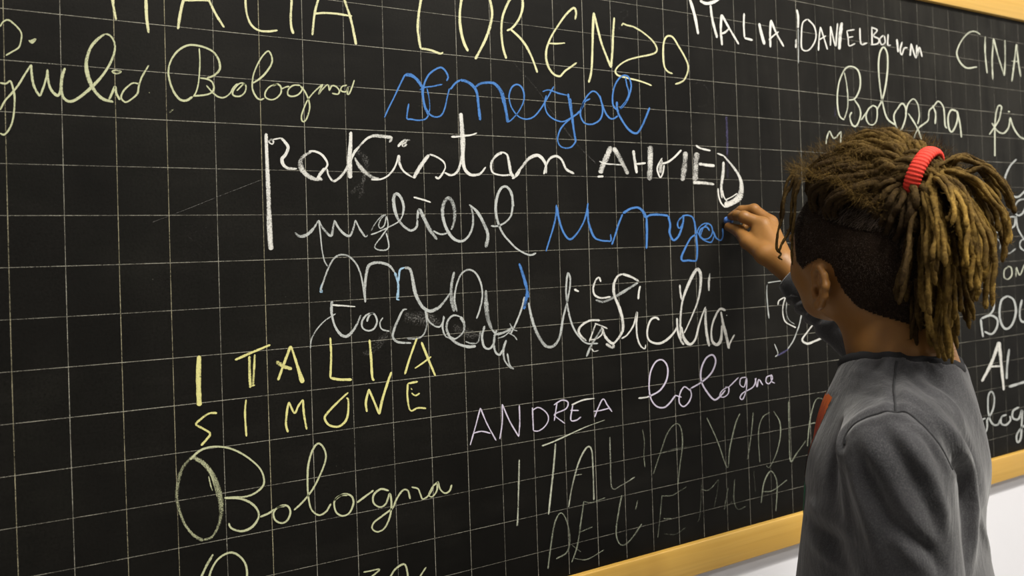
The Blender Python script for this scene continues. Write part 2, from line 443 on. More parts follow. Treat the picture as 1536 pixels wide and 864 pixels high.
W('blue chalk word Senegal in joined-up letters', B_, '''
b 8>12 .9: 770,706 790,660 825,590 860,515 893,448
b 22 .8: 893,450 930,452 965,478 995,520
b 16>10 .8: 995,510 1000,580 1010,640 1032,690
b 11 .85: 1035,690 1015,715 970,722 930,715 906,712 908,670 916,622
b 13>11>10 .85: 1143,486 1152,462 1135,425 1108,405 1070,420 1035,450 1010,500 1002,560 1012,630 1038,682 1075,702 1110,692 1132,650 1145,590 1160,530
b 10 .75: 980,541 1010,525 1060,518 1118,506
b 9 .7: 1025,530 1038,590 1042,650 1032,690
b 13 .85: 1165,537 1195,500 1225,480
b 20>16>18 .8: 1225,480 1265,490 1305,520 1325,560 1335,640 1345,722
b 12>20>24>20 .8: 1308,528 1345,502 1390,496 1430,502 1468,545 1485,600 1500,670 1510,735
b 10 .85: 768,0,4@-26,735 0,715 35,675 65,620 72,570 58,525 30,507 0,522 -18,570 -12,620 5,660 40,700 85,715 130,700 170,655 210,590 250,518
b 10 .8: 768,0,4@182,550 220,540 280,560 335,572
b 9 .85: 768,0,4@205,572 196,620 208,675 245,712 300,730 345,712 385,685 405,665
b 15>12>14 .8: 768,0,4@335,562 345,620 358,700 370,780 382,850
b 8 .7: 768,0,4@350,590 362,680 372,790 378,840
b 10 .85: 768,160,4@385,205 355,242 315,248 285,232 273,195 285,145 310,108 350,72 400,35 430,-10
b 11 .85: 768,0,4@468,592 435,612 412,660 412,700 435,738 480,745 525,720 543,670 535,610 515,565 485,547 455,570 430,610 415,660
b 10 .8: 768,0,4@525,572 542,630 568,690 600,714 635,695
b 12 .85: 768,0,4@640,665 610,640 602,590 612,525 638,475 672,452 700,465 714,510 706,560 685,610 655,650
b 9 .7: 768,0,4@680,462 688,510 700,560 680,610 645,650
b 8 .6: 768,0,4@690,600 660,640 690,605 650,655 675,620
b 15>13>13 .85: 768,0,4@628,610 632,665 655,715 700,778 745,800 775,765 800,710 825,645
''')
W('white joined-up word Pakistan with a long thick descender', E_, '''
w 20>26>30>32 .85: 60,160 63,260 68,380 74,520 78,650 84,790 90,860
w 10 .8: 78,205 92,198 105,210 98,225 82,218 78,205 110,196 150,188
w 14>24>14 .8: 150,188 175,215 192,245 175,290 155,315 165,350 195,370 245,372
w 14>34>30>14 .62: 335,268 285,298 265,340 280,385 315,418 355,435 400,437
w 14 .9: 315,268 350,268 390,285 418,318 428,350 405,385 365,432
w 18 .9: 410,368 375,420 395,435
w 12>16>22>12 .8: 425,372 435,412 462,446 490,435 520,405 548,362 565,320 590,275 620,238
w 24>26>30>34 .8: 568,150 566,230 560,320 565,430
w 12>16>22>20 .7: 585,270 625,232 665,192 710,175 770,180 810,188 800,215
w 14>28>24>14 .6: 592,305 612,345 650,390 700,425 740,432
w 12 .9: 690,438 745,436 790,415 825,375 845,330 852,292
w 22>14>9 .8: 855,290 862,345 888,390 940,425
w 18 .75: 850,240 880,210 900,205 880,235 905,225
w 10 .6: 900,200 925,200
w 22>26>20 .85: 945,430 972,380 1005,330 1038,288
w 12>10>14 .85: 1040,286 1080,300 1122,328 1135,360 1122,395 1095,430 1075,420
w 12>18 .85: 1130,395 1170,412 1205,392 1225,345 1235,290
w 28>30>20>12 .85: 1228,38 1235,130 1240,220 1240,300 1250,370 1285,408 1330,408 1352,395 1378,362
w 14>12>8 .9: 1170,181 1230,178 1290,170 1325,158
w 20>12>14 .85: 1478,273 1440,295 1412,335 1412,380 1430,402 1480,412 1530,408
w 12>22 .85: 1475,272 1505,288 1518,340 1528,395 1545,420
w 16 .85: 768,160,4@0,432 28,412 50,375
w 14>22>20>14 .8: 768,160,4@20,412 60,360 100,312 145,292 175,305 200,345 205,400
w 14>16>14 .85: 768,160,4@190,405 205,350 228,310 265,297 298,320 325,375 372,402
d 60>30 .24: 600,260 660,330 640,470
d 40 .18: 570,520 640,470 620,550
''')
W('white capitals in thick side-of-chalk strokes, just above the hand', F_, '''
w 34>36>34 .62: 592,238 570,295 545,350 528,400
w 14 .95: 512,420 548,418
w 28>30>24 .62: 608,245 640,300 672,360 695,405
w 9 .8: 522,328 560,342 610,346 658,350
w 18 .8: 727,262 735,320 748,400
w 12 .85: 738,345 770,342 802,338
w 34 .6: 828,235 828,330 825,442
w 9 .9: 900,308 878,345 870,375 878,405 890,425 905,395 912,350
w 26 .6: 895,320 890,380 892,400
w 13 .9: 900,342 935,332 975,302 1015,260
w 34 .6: 1040,270 1035,350 1022,445
w 36 .6: 1108,275 1102,350 1098,450
w 12 .9: 1102,232 1130,250 1190,264
w 18 .85: 1120,343 1165,350 1215,355
w 22>16 .7: 1085,455 1150,458 1212,466
w 10 .9: 1230,280 1272,296
w 10>14>22>40>36 .8: 1270,296 1310,342 1350,395 1372,445 1375,500 1360,545 1320,575 1275,592
w 18>20>14 .7: 1268,330 1265,400 1255,480 1260,550
w 9 .95: 1235,490 1240,540 1255,580 1280,605
w 7 .95: 1280,560 1320,540 1350,520
w 8 .95: 1290,570 1270,540 1262,500
''')
W('greyish white joined-up dialect word with a dashed i, under the long descender', E_, '''
s 12>26>20>10 .7: 232,755 262,778 305,768 345,730 375,680
s 9 .8: 376,680 385,760 392,830 397,870 410,925 430,960
s 10>18>10 .75: 376,682 400,728 448,775 462,725 470,680
s 12>16>10 .75: 470,682 495,728 530,765 562,775 582,735 596,680
s 10>14>10 .75: 596,680 622,735 655,780 668,770
s 9 .8: 688,768 725,755 790,725 855,690 878,655
s 9 .75: 780,648 755,665 736,705 745,730 770,710 782,660 790,720 755,775 712,835 730,858 778,860 796,840 790,795 780,758
s 8 .6: 690,745 715,700 755,655 780,650
s 14>22>18>14 .75: 878,655 885,600 868,545 840,522 825,550 830,610 850,670 888,720 930,743 962,722 968,680
s 16>24>26>18 .7: 965,680 978,620 1005,665 1040,735 1085,797
w 14>9 .85: 945,543 1000,558 1048,574
s 12>28>22>14>14 .7: 1170,740 1188,690 1190,620 1170,560 1145,552 1122,592 1120,660 1142,732 1180,788 1228,808 1270,782 1298,722 1300,650 1288,595
s 12 .75: 1062,745 1110,766 1165,752
s 10>22>22>22 .7: 1278,588 1325,630 1365,700 1390,770 1378,845
s 12>14>20>14>12 .8: 1408,716 1450,716 1500,690 1530,650 1538,590 1532,520 1500,480 1468,492 1445,545 1437,620 1450,690 1480,760 1530,820 1575,860 1640,890 1680,878
s 12 .75: 1515,490 1535,540 1545,600
''')
W('blue chalk place name being written by the hand', F_, '''
b 10 .85: 203,868 225,795 248,720 262,650 265,588
b 16>10 .85: 266,600 282,680 308,755 345,796 385,765 425,700 445,640 455,578
b 16>10 .85: 450,610 460,700 490,780 530,802 570,806 592,804 590,765
b 12 .85: 598,828 618,770 638,705 662,645
b 18>14>20 .85: 665,640 710,612 755,606 785,630 802,668
b 14 .85: 806,665 808,750 806,852
b 16>14 .85: 800,665 830,650 880,648 935,654
b 13 .85: 936,655 948,710 944,755 965,800 992,785 1012,745 1025,695 1028,655
b 10 .75: 1028,655 1000,680 992,710 1005,730 1028,690
b 12 .85: 1020,655 1055,652 1085,668 1098,720 1105,790 1110,860 1105,920 1085,925 1055,922 1025,925 1015,905 1035,855 1070,790 1105,765
b 9 .8: 1105,765 1125,720 1160,700 1192,712 1202,750 1185,785 1150,795 1125,770 1132,735 1165,722 1185,745
b 9 .8: 1110,750 1135,790 1165,808 1195,812 1212,775
b 8 .75: 1125,790 1145,730 1175,702
b 10 .85: 1205,745 1222,785 1250,802 1264,775 1262,730
''')
W('large pale grey joined-up word with blue-tinged arches, centre of the board', G_, '''
c 22>12>9 .85: 382,345 392,350 388,330 400,295
s 12 .8: 385,348 405,285 435,205 470,148 510,128 555,138 598,180 625,240 640,310 650,380 655,415
s 14>22>14 .75: 655,415 652,330 660,250 675,195 710,177 755,178 800,195 832,235
c 18>14>20 .75: 832,235 850,290 852,345 846,395
c 10 .85: 840,395 860,400
c 12 .8: 855,290 862,222 890,205
s 20>24>24>12 .75: 890,206 922,215 938,270 950,340 972,400 1005,448 1045,466 1095,445 1135,400 1162,360
s 14>24>26 .6: 1188,230 1172,310 1172,390 1188,470
s 12 .75: 1205,470 1190,400 1200,320 1230,245 1275,218 1318,240 1348,300 1357,375 1342,455 1322,512
s 14>30>30>18 .6: 1378,340 1380,430 1390,510 1412,575
s 14 .75: 1412,575 1445,605 1495,590 1540,560
s 12 .75: 768,350,4@-10,605 20,545 52,465 75,380
b 14>22>18 .75: 768,350,4@42,180 62,240 82,310 98,385
b 22 .7: 768,350,4@92,345 82,400 70,455
s 14>22>16>12 .75: 768,350,4@98,415 115,500 145,590 190,665 228,682 262,662 288,610 305,510 328,420
s 12 .8: 768,350,4@328,420 345,330 348,270 335,238 326,290 324,370 336,460 362,555 405,625 450,660 515,660
w 16>12 .9: 768,350,4@372,335 400,350
''')
W('smaller greyish white joined-up word overlapping the large one, centre of the board', G_, '''
s 9 .7: 325,690 332,635 365,575 415,522 477,482
s 20>14>20>10 .75: 455,405 452,470 470,550 505,605 542,618 578,588 605,545 628,490
w 13>8 .85: 455,430 520,434 595,440
s 12 .8: 705,478 662,490 635,530 640,568 672,584 706,572 725,530 712,488 690,482 672,505 665,530
s 10 .75: 760,505 742,540 755,575 800,588
s 10>14>16>12 .75: 905,455 880,462 855,510 830,570 820,620 850,652 930,658
s 14>10 .65: 905,630 960,632 1000,612 1022,560 1020,500 1010,460
s 14>10 .75: 1015,460 1032,520 1070,555 1100,560 1118,535 1125,495
s 12 .7: 1128,500 1118,560 1135,615 1170,632
s 22>10>14 .7: 1225,500 1248,545 1240,595 1195,632 1160,620
s 10>14>20>18 .75: 1225,500 1185,492 1152,520 1142,570 1165,625 1210,662 1270,680 1318,676
s 10 .6: 1255,648 1290,660 1330,652 1345,590
s 14 .75: 1370,555 1355,620 1368,680 1400,692 1425,660 1430,605
s 14 .75: 1442,580 1425,650 1435,710 1460,728 1478,700
s 16>10 .7: 1500,640 1483,700 1492,765 1530,812
s 9 .7: 1450,600 1500,590 1536,570
s 9 .7: 1450,630 1490,615 1530,580
s 9 .7: 768,350,4@-15,540 5,575 30,585
s 9 .7: 768,350,4@-20,600 10,615 30,640
s 12 .7: 768,350,4@-30,720 -15,790 10,815
d 90>120>60 .24: 890,500 960,510 1040,520 1110,540
d 60>90>40 .22: 1180,560 1270,600 1350,610
d 40>70>40 .18: 820,560 700,700 640,720
''')
W('white joined-up word Sicilia beside the tall looped strokes', H_, '''
s 14>22>12 .65: 500,400 548,410 620,378 700,330 755,295
w 12 .8: 532,292 520,265 500,282 486,330 495,370 535,388 590,380
w 14>18 .75: 760,288 715,262 662,244
w 14>20>18>12 .8: 662,244 632,258 610,305 612,370 640,440 660,510 664,575 640,625 605,665
w 14>22 .75: 540,568 558,620 590,655 612,662
w 20 .6: 562,662 600,685 610,668
w 12 .85: 768,315 760,350 756,396
w 10>12>9 .8: 655,632 690,608 728,550 748,472 745,545 750,620 768,672 795,692 800,668
w 16>12>12>16>16>10 .85: 882,520 862,505 832,518 812,570 812,622 835,652 885,660 935,632 972,592 990,560
w 12 .75: 1005,308 1008,350 1016,400
w 14>14 .8: 988,508 992,580 1010,640 1030,668
w 12>14>20>12>10 .75: 1012,640 1008,560 1012,470 1025,390 1055,310 1092,235 1115,216 1130,250 1128,330 1112,410 1085,480 1050,560 1030,600
w 12>22>14>10>10 .8: 1015,560 1030,630 1065,666 1098,635 1118,560 1140,490 1160,440
w 16>18 .75: 1160,450 1160,530 1168,610 1182,678
w 10 .7: 1185,240 1182,290 1180,345
w 12 .7: 1178,262 1180,345
w 18>12>12>20>10 .8: 1280,462 1245,455 1212,512 1195,580 1200,645 1228,668 1252,635 1258,550
w 12>18>18 .8: 1252,470 1265,540 1285,620 1300,692
w 10 .85: 1298,692 1308,655 1333,608
w 6 .7: 1285,488 1288,496
w 14 .7: 525,522 470,522 425,545 398,580 412,615 445,645
w 10 .7: 495,540 535,555 572,572
s 14 .65: 445,740 470,680 500,630 540,565
w 10 .75: 500,545 480,600 462,650
w 9 .7: 475,690 490,708 518,702
w 9 .7: 535,560 540,600 510,630 465,640
''')
W('bright yellow capitals ITALIA in thick strokes, lower left', I_, '''
Y 26>28>28 .92: 195,178 192,300 196,430
Y 15>12 .88: 375,200 415,182 460,162 552,124
Y 15 .75: 447,180 448,260 452,340
Y 12 .8: 474,172 470,250 465,332
Y 8 .8: 445,335 475,325
Y 15 .88: 653,130 625,205 590,302
Y 12>16>26 .9: 655,130 675,190 695,255 714,315
Y 24>20 .7: 582,208 618,232 660,245
Y 12 .9: 852,88 856,180 852,290
Y 14 .9: 852,290 900,298 960,298
Y 13 .9: 1048,98 1056,190 1062,285 1072,303
Y 12 .9: 1285,92 1250,190 1225,272
Y 13 .9: 1308,110 1340,190 1378,280
Y 9 .85: 1275,242 1315,215 1357,183
''')
W('bright yellow capitals directly under the thick yellow ITALIA', I_, '''
Y 12 .88: 285,465 245,468 205,495 180,522 212,542 250,568 232,598 205,628
Y 11 .88: 430,398 425,470 432,583
Y 12 .88: 640,562 630,520 636,450 645,410
Y 11 .88: 645,410 672,465 692,430 715,398
Y 12 .88: 715,398 720,470 734,548
Y 12 .88: 942,362 890,410 838,465 824,492 845,525 890,534 925,510 940,470 942,400 932,390
Y 12 .88: 1035,460 1030,410 1046,345
Y 12 .88: 1044,345 1070,405 1097,472
Y 13>13>11 .88: 1097,472 1112,400 1140,310 1158,260
Y 13>11 .88: 1290,308 1240,318
Y 11 .88: 1240,318 1238,380 1252,452 1290,440 1332,442
Y 9 .8: 1258,365 1278,378 1300,366
Y 7 .7: 1255,340 1262,350
''')
W('large pale yellow joined-up Bologna with an oval capital, lower left', J_, '''
y 14>22>16>18 .55: 200,122 150,160 108,215 88,290 84,365 100,430 125,490 165,540 215,570
y 12>18>30>30>22 .58: 215,568 262,548 295,485 306,410 296,335 270,255 225,190 165,150
y 11 .85: 150,165 195,122 250,102 320,102 385,122 450,162 500,210 520,262 512,300 470,335 425,350 380,352 322,356
y 11>13>10 .85: 322,356 400,360 455,382 488,418 492,455 462,500 415,522 370,515 350,500 344,482
y 7 .7: 243,248 252,290 262,320
y 8 .6: 200,175 245,222 270,290 285,350
y 11 .85: 500,452 545,432 572,412
y 10 .85: 625,398 592,402 568,430 575,465 605,482 635,470 652,430 640,398 612,394 582,408
y 11 .85: 670,417 715,375 765,310 808,225 830,155 818,105 790,84 762,120 742,190 738,270 742,350 758,415 795,442 830,425 855,385
y 10 .85: 940,342 900,345 872,375 880,425 912,446 948,430 968,380 955,345 915,338 870,370
y 11 .85: 985,380 1025,350 1068,318
y 10 .85: 1145,320 1105,312 1070,340 1068,380 1100,402 1130,385 1150,335 1158,390 1150,450 1125,505 1090,526 1062,510 1070,480 1110,448 1165,408
y 10 .85: 1165,408 1185,360 1215,318 1240,320 1252,362
y 9 .85: 1258,302 1290,310 1302,335 1315,362 1345,342 1368,300
y 9 .85: 1390,276 1365,300 1345,340 1362,350 1385,320 1390,276 1402,312 1425,332 1448,322 1460,290
''')
W('pale yellow tops of letters cut by the bottom of the picture, left', J_, '''
y 14>12 .7: 195,775 230,700 265,638
y 11 .85: 240,780 255,720 285,668 325,638 362,630 400,650 428,690 435,740 425,790
''')
W('pale yellow tops of letters cut by the bottom of the picture, further right', J_, '''
y 9 .8: 1018,728 1050,722 1098,714 1060,750 1040,770
y 10 .8: 1150,755 1178,712 1222,688 1238,730 1240,780
y 9 .8: 1295,760 1310,735 1332,702
''')
W('small lilac capitals, lower middle', K_, '''
l 6 .85: 68,405 88,335 110,252
l 6 .85: 110,252 138,318 175,386
l 6 .85: 80,356 115,348 152,356
l 6 .85: 190,380 200,310 200,236
l 6 .85: 200,236 230,305 268,370
l 6 .85: 268,370 272,310 270,240
l 6 .85: 324,250 328,345
l 6 .85: 322,262 350,250 382,272 390,300 375,328 350,346 328,346
l 6 .85: 425,232 414,305
l 6 .85: 412,240 445,220 470,228 462,255 415,278 430,295 458,316
l 6 .85: 490,240 482,300 505,302 524,288
l 6 .85: 480,262 515,262
w 8>6 .85: 485,240 530,220 580,212
l 6 .85: 580,290 595,250 615,215 632,240 652,268
l 6 .8: 575,266 605,262 642,252
''')
W('lilac joined-up word bologna with two tall loops, right of the lilac capitals', K_, '''
w 8>6 .85: 760,212 800,206 845,185
l 7 .85: 800,206 848,180 876,135 880,85 860,55 832,62 810,105 804,165 812,215 835,245 865,250 890,230 912,200
l 6 .85: 912,200 938,208
l 6 .85: 975,182 950,165 932,190 928,228 945,246 966,230 978,200 972,172
l 7 .85: 975,172 1025,142 1062,105 1078,60 1065,34 1038,48 1018,95 1020,145 1045,190 1072,218 1095,205 1118,178
l 5 .85: 1128,165 1105,180 1095,200 1108,208 1128,195 1132,170 1118,165
l 5 .85: 1130,168 1172,126
l 5 .85: 1205,125 1182,130 1178,155 1195,165 1205,130 1204,175 1190,215 1178,210 1190,190 1232,165 1245,128
l 5 .85: 1240,130 1248,165 1255,135 1272,158
l 5 .85: 1305,118 1288,125 1285,145 1298,152 1312,130 1306,115 1308,142 1322,150
''')
W('faint grey-green capitals starting ITALIA, lower right beside the sweatshirt', L_, '''
G 8 .6: 118,213 115,340 110,500 104,516
G 9>6>4 .65: 222,150 280,128 380,82 430,60 512,30
G 9 .65: 285,138 276,250 262,380 253,466
G 8 .6: 345,432 362,335 392,225 428,158 450,165 457,240 462,400
G 6 .5: 370,286 408,280
G 7 .5: 535,108 538,220 545,342 590,330 650,293
g 6 .45: 686,74 694,130 692,190 697,248
g 7 .5: 735,280 765,190 800,92 838,48 862,66 870,140 858,240 848,330
g 9>5 .3: 765,185 830,165 912,150
g 7 .5: 982,20 1030,125 1076,248 1088,160 1115,45 1135,0
g 7 .5: 1196,-5 1186,100 1170,212
g 7 .5: 1272,-5 1238,20 1220,90 1226,225
g 7 .5: 1290,-10 1318,40 1320,110 1300,190 1270,248 1255,238
g 7 .5: 680,520,2.743@1378,225 1380,340 1385,468 1410,440 1450,385
g 7 .5: 680,520,2.743@1540,240 1512,213 1488,222 1468,290 1460,350 1455,410
g 6 .5: 680,520,2.743@1462,318 1488,312
''')
W('faint grey-green capitals DELL EMILIA just above the bottom rail', L_, '''
g 8 .5: 250,716 262,620 280,510 305,460 330,480 350,560 340,635 288,670
g 8 .5: 415,405 402,500 385,610 360,686
g 6 .45: 415,405 450,410 515,388
g 6 .45: 395,548 455,522
g 6 .4: 360,606 402,638
g 6 .5: 372,668 430,672 508,628
g 8 .5: 590,376 576,450 564,545 578,598 605,604 640,570 682,508
g 6 .5: 663,400 654,442
g 6 .4: 775,378 766,480 756,572
g 6 .4: 772,380 820,378 852,360 888,338
g 7 .5: 783,485 818,484
g 6 .3: 785,555 838,556 885,525
g 6 .35: 958,318 950,470 935,502
g 6 .4: 958,350 992,352 1036,304
g 6 .3: 1036,304 1030,360 1016,432
g 6 .4: 1080,342 1062,444
g 5 .3: 1062,440 1100,405
g 6 .4: 1110,304 1107,395 1125,442 1162,427
g 5 .3: 1198,264 1206,362
g 7 .55: 1232,412 1245,320 1275,266 1300,298 1306,350 1300,450
g 6 .45: 1236,360 1285,355 1352,306
''')
W('white letters partly behind the dark sleeve, centre right', M_, '''
s 12>12>10 .7: 446,470 438,400 430,290 432,225
s 12>8 .75: 438,212 485,204 535,198
w 12 .75: 510,372 518,340 560,320 548,370 545,430 562,490 605,518 640,535
s 8 .6: 575,340 570,420 590,480 630,510
s 12 .75: 680,440 665,510 648,560 620,630 580,690
p 18 .45: 585,690 540,718 495,742
s 10 .7: 490,745 510,720 485,652
w 12>14>22>14 .8: 762,513 722,565 685,622 722,650 775,632 852,598
w 12 .7: 818,570 840,602
''')
W('white capitals in a slanting row at the top, reading ITALIA', C_, '''
w 18 .9: 1055,-40 1068,5 1095,100 1115,206
w 18>22>14 .9: 1125,5 1165,22 1215,10 1245,-10
w 16 .9: 1188,30 1200,120 1228,228
w 16 .88: 1255,88 1250,180 1258,272
w 14 .88: 1255,88 1298,165 1358,266
w 14 .8: 1245,205 1275,195 1302,170
w 12 .88: 1390,80 1388,150 1392,225
w 14 .88: 1392,228 1442,242
w 16>20 .88: 1480,140 1492,195 1512,268
w 16 .88: 1152,0,4@15,120 10,200 12,285
w 14 .88: 1152,0,4@15,120 45,195 92,280
w 12 .8: 1152,0,4@2,240 30,215 62,190
''')
W('small white capitals at the top ending in BOLOGNA', D_, '''
w 16 .85: 170,58 178,100 178,168
w 14 .75: 166,235 164,288
s 7 .7: 178,170 180,260 180,380
w 12 .8: 232,115 205,140 198,210 200,290 232,305 262,280 285,225 275,160 235,115
w 11 .8: 312,162 304,230 300,305
w 11 .8: 312,162 335,235 354,298
w 11 .8: 300,242 345,215
w 12 .8: 372,158 372,275
w 12 .8: 372,158 402,275 408,215 415,140
w 24 .75: 440,135 430,215 425,298
w 10 .8: 470,185 478,230 484,275 520,262
w 10 .8: 470,186 517,178
w 9 .8: 478,226 510,220
w 12 .8: 548,168 555,262 592,258
w 12 .8: 620,160 622,270
w 12 .75: 618,165 652,182 630,215 662,235 655,262 612,270
w 11 .75: 690,212 668,235 678,268 700,255 695,215
w 11 .75: 718,205 716,270 735,270
w 14 .85: 770,235 774,270 778,315
w 11 .8: 802,252 790,300 800,330 815,290 835,288
w 13 .85: 850,335 856,262
w 12 .85: 856,262 885,348 890,270
w 12 .8: 905,300 890,335 905,285 922,342
''')
W('pale green joined-up Bologna with a very tall loop, above the hair', D_, '''
G 9 .75: 455,435 468,500 476,580 474,650 455,715
G 12 .8: 455,720 428,698 415,640 414,560 428,480 462,412 500,400 535,420 550,468 548,530 520,590 480,602
G 12 .8: 515,598 545,645 552,695 528,755 502,748 488,700 500,672
G 11 .8: 555,722 588,675 610,642
G 11 .8: 628,632 600,655 585,700 600,742 630,748 650,715 650,650 625,632
G 12 .8: 650,662 685,590 705,500 715,400 712,320 690,284 668,320 660,400 668,510 685,620 712,710 760,750
G 11 .8: 770,660 798,622 820,640 825,690 810,750 788,785 768,765 752,700 770,655
G 11 .8: 822,690 835,630 868,594 895,625 905,690 895,745
G 11 .8: 838,680 868,725 898,780 918,838
G 11 .8: 868,835 898,772 935,742 958,720 965,665 990,640
G 11 .8: 985,632 1002,680 1000,745
G 11 .8: 990,640 1018,608 1048,640 1056,700 1060,755 1072,770
G 12 .8: 1130,668 1098,660 1078,700 1082,765 1100,792 1125,750 1135,700 1130,665
G 12 .8: 1132,665 1148,740 1158,826
''')
W('two small pale green letters peeping out above the hair', D_, '''
G 11 .75: 345,865 352,820 366,785
G 11 .75: 366,785 395,830 436,788
G 11 .75: 436,788 432,865
G 8 .6: 555,785 558,830
''')
W('dim pale green capitals CINA at the upper right', D_, '''
G 12 .7: 1272,208 1240,190 1205,195 1165,235 1138,285 1130,325 1150,375 1190,408 1252,402
G 12 .7: 1300,218 1300,320 1312,440
G 12 .7: 1346,478 1342,360 1350,232
G 12 .7: 1350,232 1380,345 1415,456
G 12 .7: 1415,456 1420,350 1418,240
G 12 .7: 1460,490 1474,380 1488,265
G 12 .7: 1488,265 1500,380 1514,462
G 9 .65: 1458,368 1505,370
''')
W('pale letters f and i at the right edge', D_, '''
G 12 .8: 1395,665 1398,640 1380,635 1365,680 1358,760 1358,860 1358,938
G 11 .8: 1395,665 1380,725 1325,808
G 12 .8: 1340,738 1372,785 1410,800 1440,765 1450,705
G 13 .8: 1450,705 1470,765 1505,818 1550,840
G 12 .8: 1436,668 1448,672
''')
W('white letters at the right edge beside the ponytail tips', R_, '''
s 12 .75: 345,195 312,232 288,290 290,340 318,375 355,382 395,345
s 11 .75: 390,392 355,402 335,438 350,475 375,465 392,430
s 9 .7: 262,480 238,498 235,545 252,560 262,520 262,478 265,545 275,575
s 11 .75: 342,482 312,485 300,512 312,538 335,525 342,482 352,540 385,600
s 9 .6: 245,590 265,610 262,645
s 9 .65: 280,640 305,665 342,640
s 9 .7: 390,588 365,605 365,635 390,655
''')
W('small faint capitals under the first lines of the right edge', R_, '''
G 9 .6: 216,745 222,790
G 9 .65: 308,728 285,748 285,785 305,792 322,770 318,735 300,728
G 9 .65: 342,782 345,732
G 9 .65: 345,732 362,772 385,718
G 9 .65: 385,718 392,785
''')
W('white capitals starting BOL at the right edge', Q_, '''
s 12 .8: 155,240 160,285 166,326
s 12 .8: 190,132 212,150 215,195 190,232
s 12 .8: 158,240 200,225 232,245 228,285 205,312 172,300
s 12 .75: 280,135 252,155 242,210 250,262 272,288 300,268 318,210 308,155 280,135
s 12 .75: 346,152 336,205 342,250 375,258
''')
W('thick white capitals starting AL at the right edge', Q_, '''
w 22>16 .8: 240,348 222,400 198,460 160,532
w 22>13 .8: 240,348 248,430 255,500 262,572
w 11 .8: 200,462 250,460
s 13 .75: 287,380 278,450 275,520
s 15 .8: 285,556 320,545 375,528
''')
W('greyish joined-up letters olog at the right edge above the rail', Q_, '''
s 11 .75: 178,700 160,712 156,748 170,770 184,750 184,705
s 11 .75: 184,712 212,660 218,605 205,578 190,600 190,670 205,722 232,732 250,700
s 11 .75: 275,685 252,695 250,725 272,732 292,712 290,690
s 12 .75: 332,650 305,668 304,700 330,705 346,665 345,730 340,795 325,812 322,780 345,745 385,720
''')
ghost = W('faint rubbed-out strokes of older writing', A_, '''
d 2.0 .33: 0,200,2.88@655,385 800,330 950,270 1130,200
d 5 .09: 0,200,2.88@800,385 800,460 790,540
d 5 .12: 0,200,2.88@800,368 870,362 898,385 880,415 810,438 860,480 900,522 905,545
d 5 .11: 0,200,2.88@990,470 995,510 1040,532 1110,530
d 4 .09: 0,200,2.88@1045,450 1100,438
d 8 .2: 768,0,4@0,370 150,540 220,650 330,790
d 12 .2: 768,160,4@310,130 400,240 500,340
p 16 .3: 768,0,4@1280,700 1290,820
p 16 .32: 768,160,4@1284,60 1288,200 1288,290
p 16 .22: 768,160,4@1288,290 1292,430
d 9 .13: 768,0,4@1080,505 1130,498 1175,545 1175,600 1145,640 1100,625 1080,570
d 9 .11: 768,0,4@1230,680 1225,600 1260,530 1320,540 1335,600
d 8 .10: 768,0,4@1380,570 1375,660
d 8 .10: 768,0,4@1450,560 1455,650
d 8 .10: 1152,0,4@10,620 30,680 70,690
d 9 .12: 1152,0,4@175,580 135,620 125,690 165,705 190,640 185,580 200,700
d 9 .12: 1152,0,4@240,590 240,700
d 10 .14: 1152,0,4@300,570 300,650 320,715 355,715
d 10 .12: 1152,0,4@395,600 400,700
p 16 .25: 1152,0,4@398,640 400,700
d 14 .10: 768,0,4@640,80 680,60 690,90 650,130 640,170 670,180 690,140
d 16 .10: 768,0,4@250,20 300,40 290,120
d 12 .09: 768,0,4@820,130 900,180 1000,170
d 14 .09: 1152,0,4@430,290 450,350 520,360
d 14 .09: 1152,0,4@580,300 600,370 620,300
d 14 .08: 1152,0,4@930,420 960,560
d 40 .07: 680,520,2.743@205,435 270,370
''')
ghost['kind'] = 'stuff'; ghost.name = 'rubbed_out_chalk'
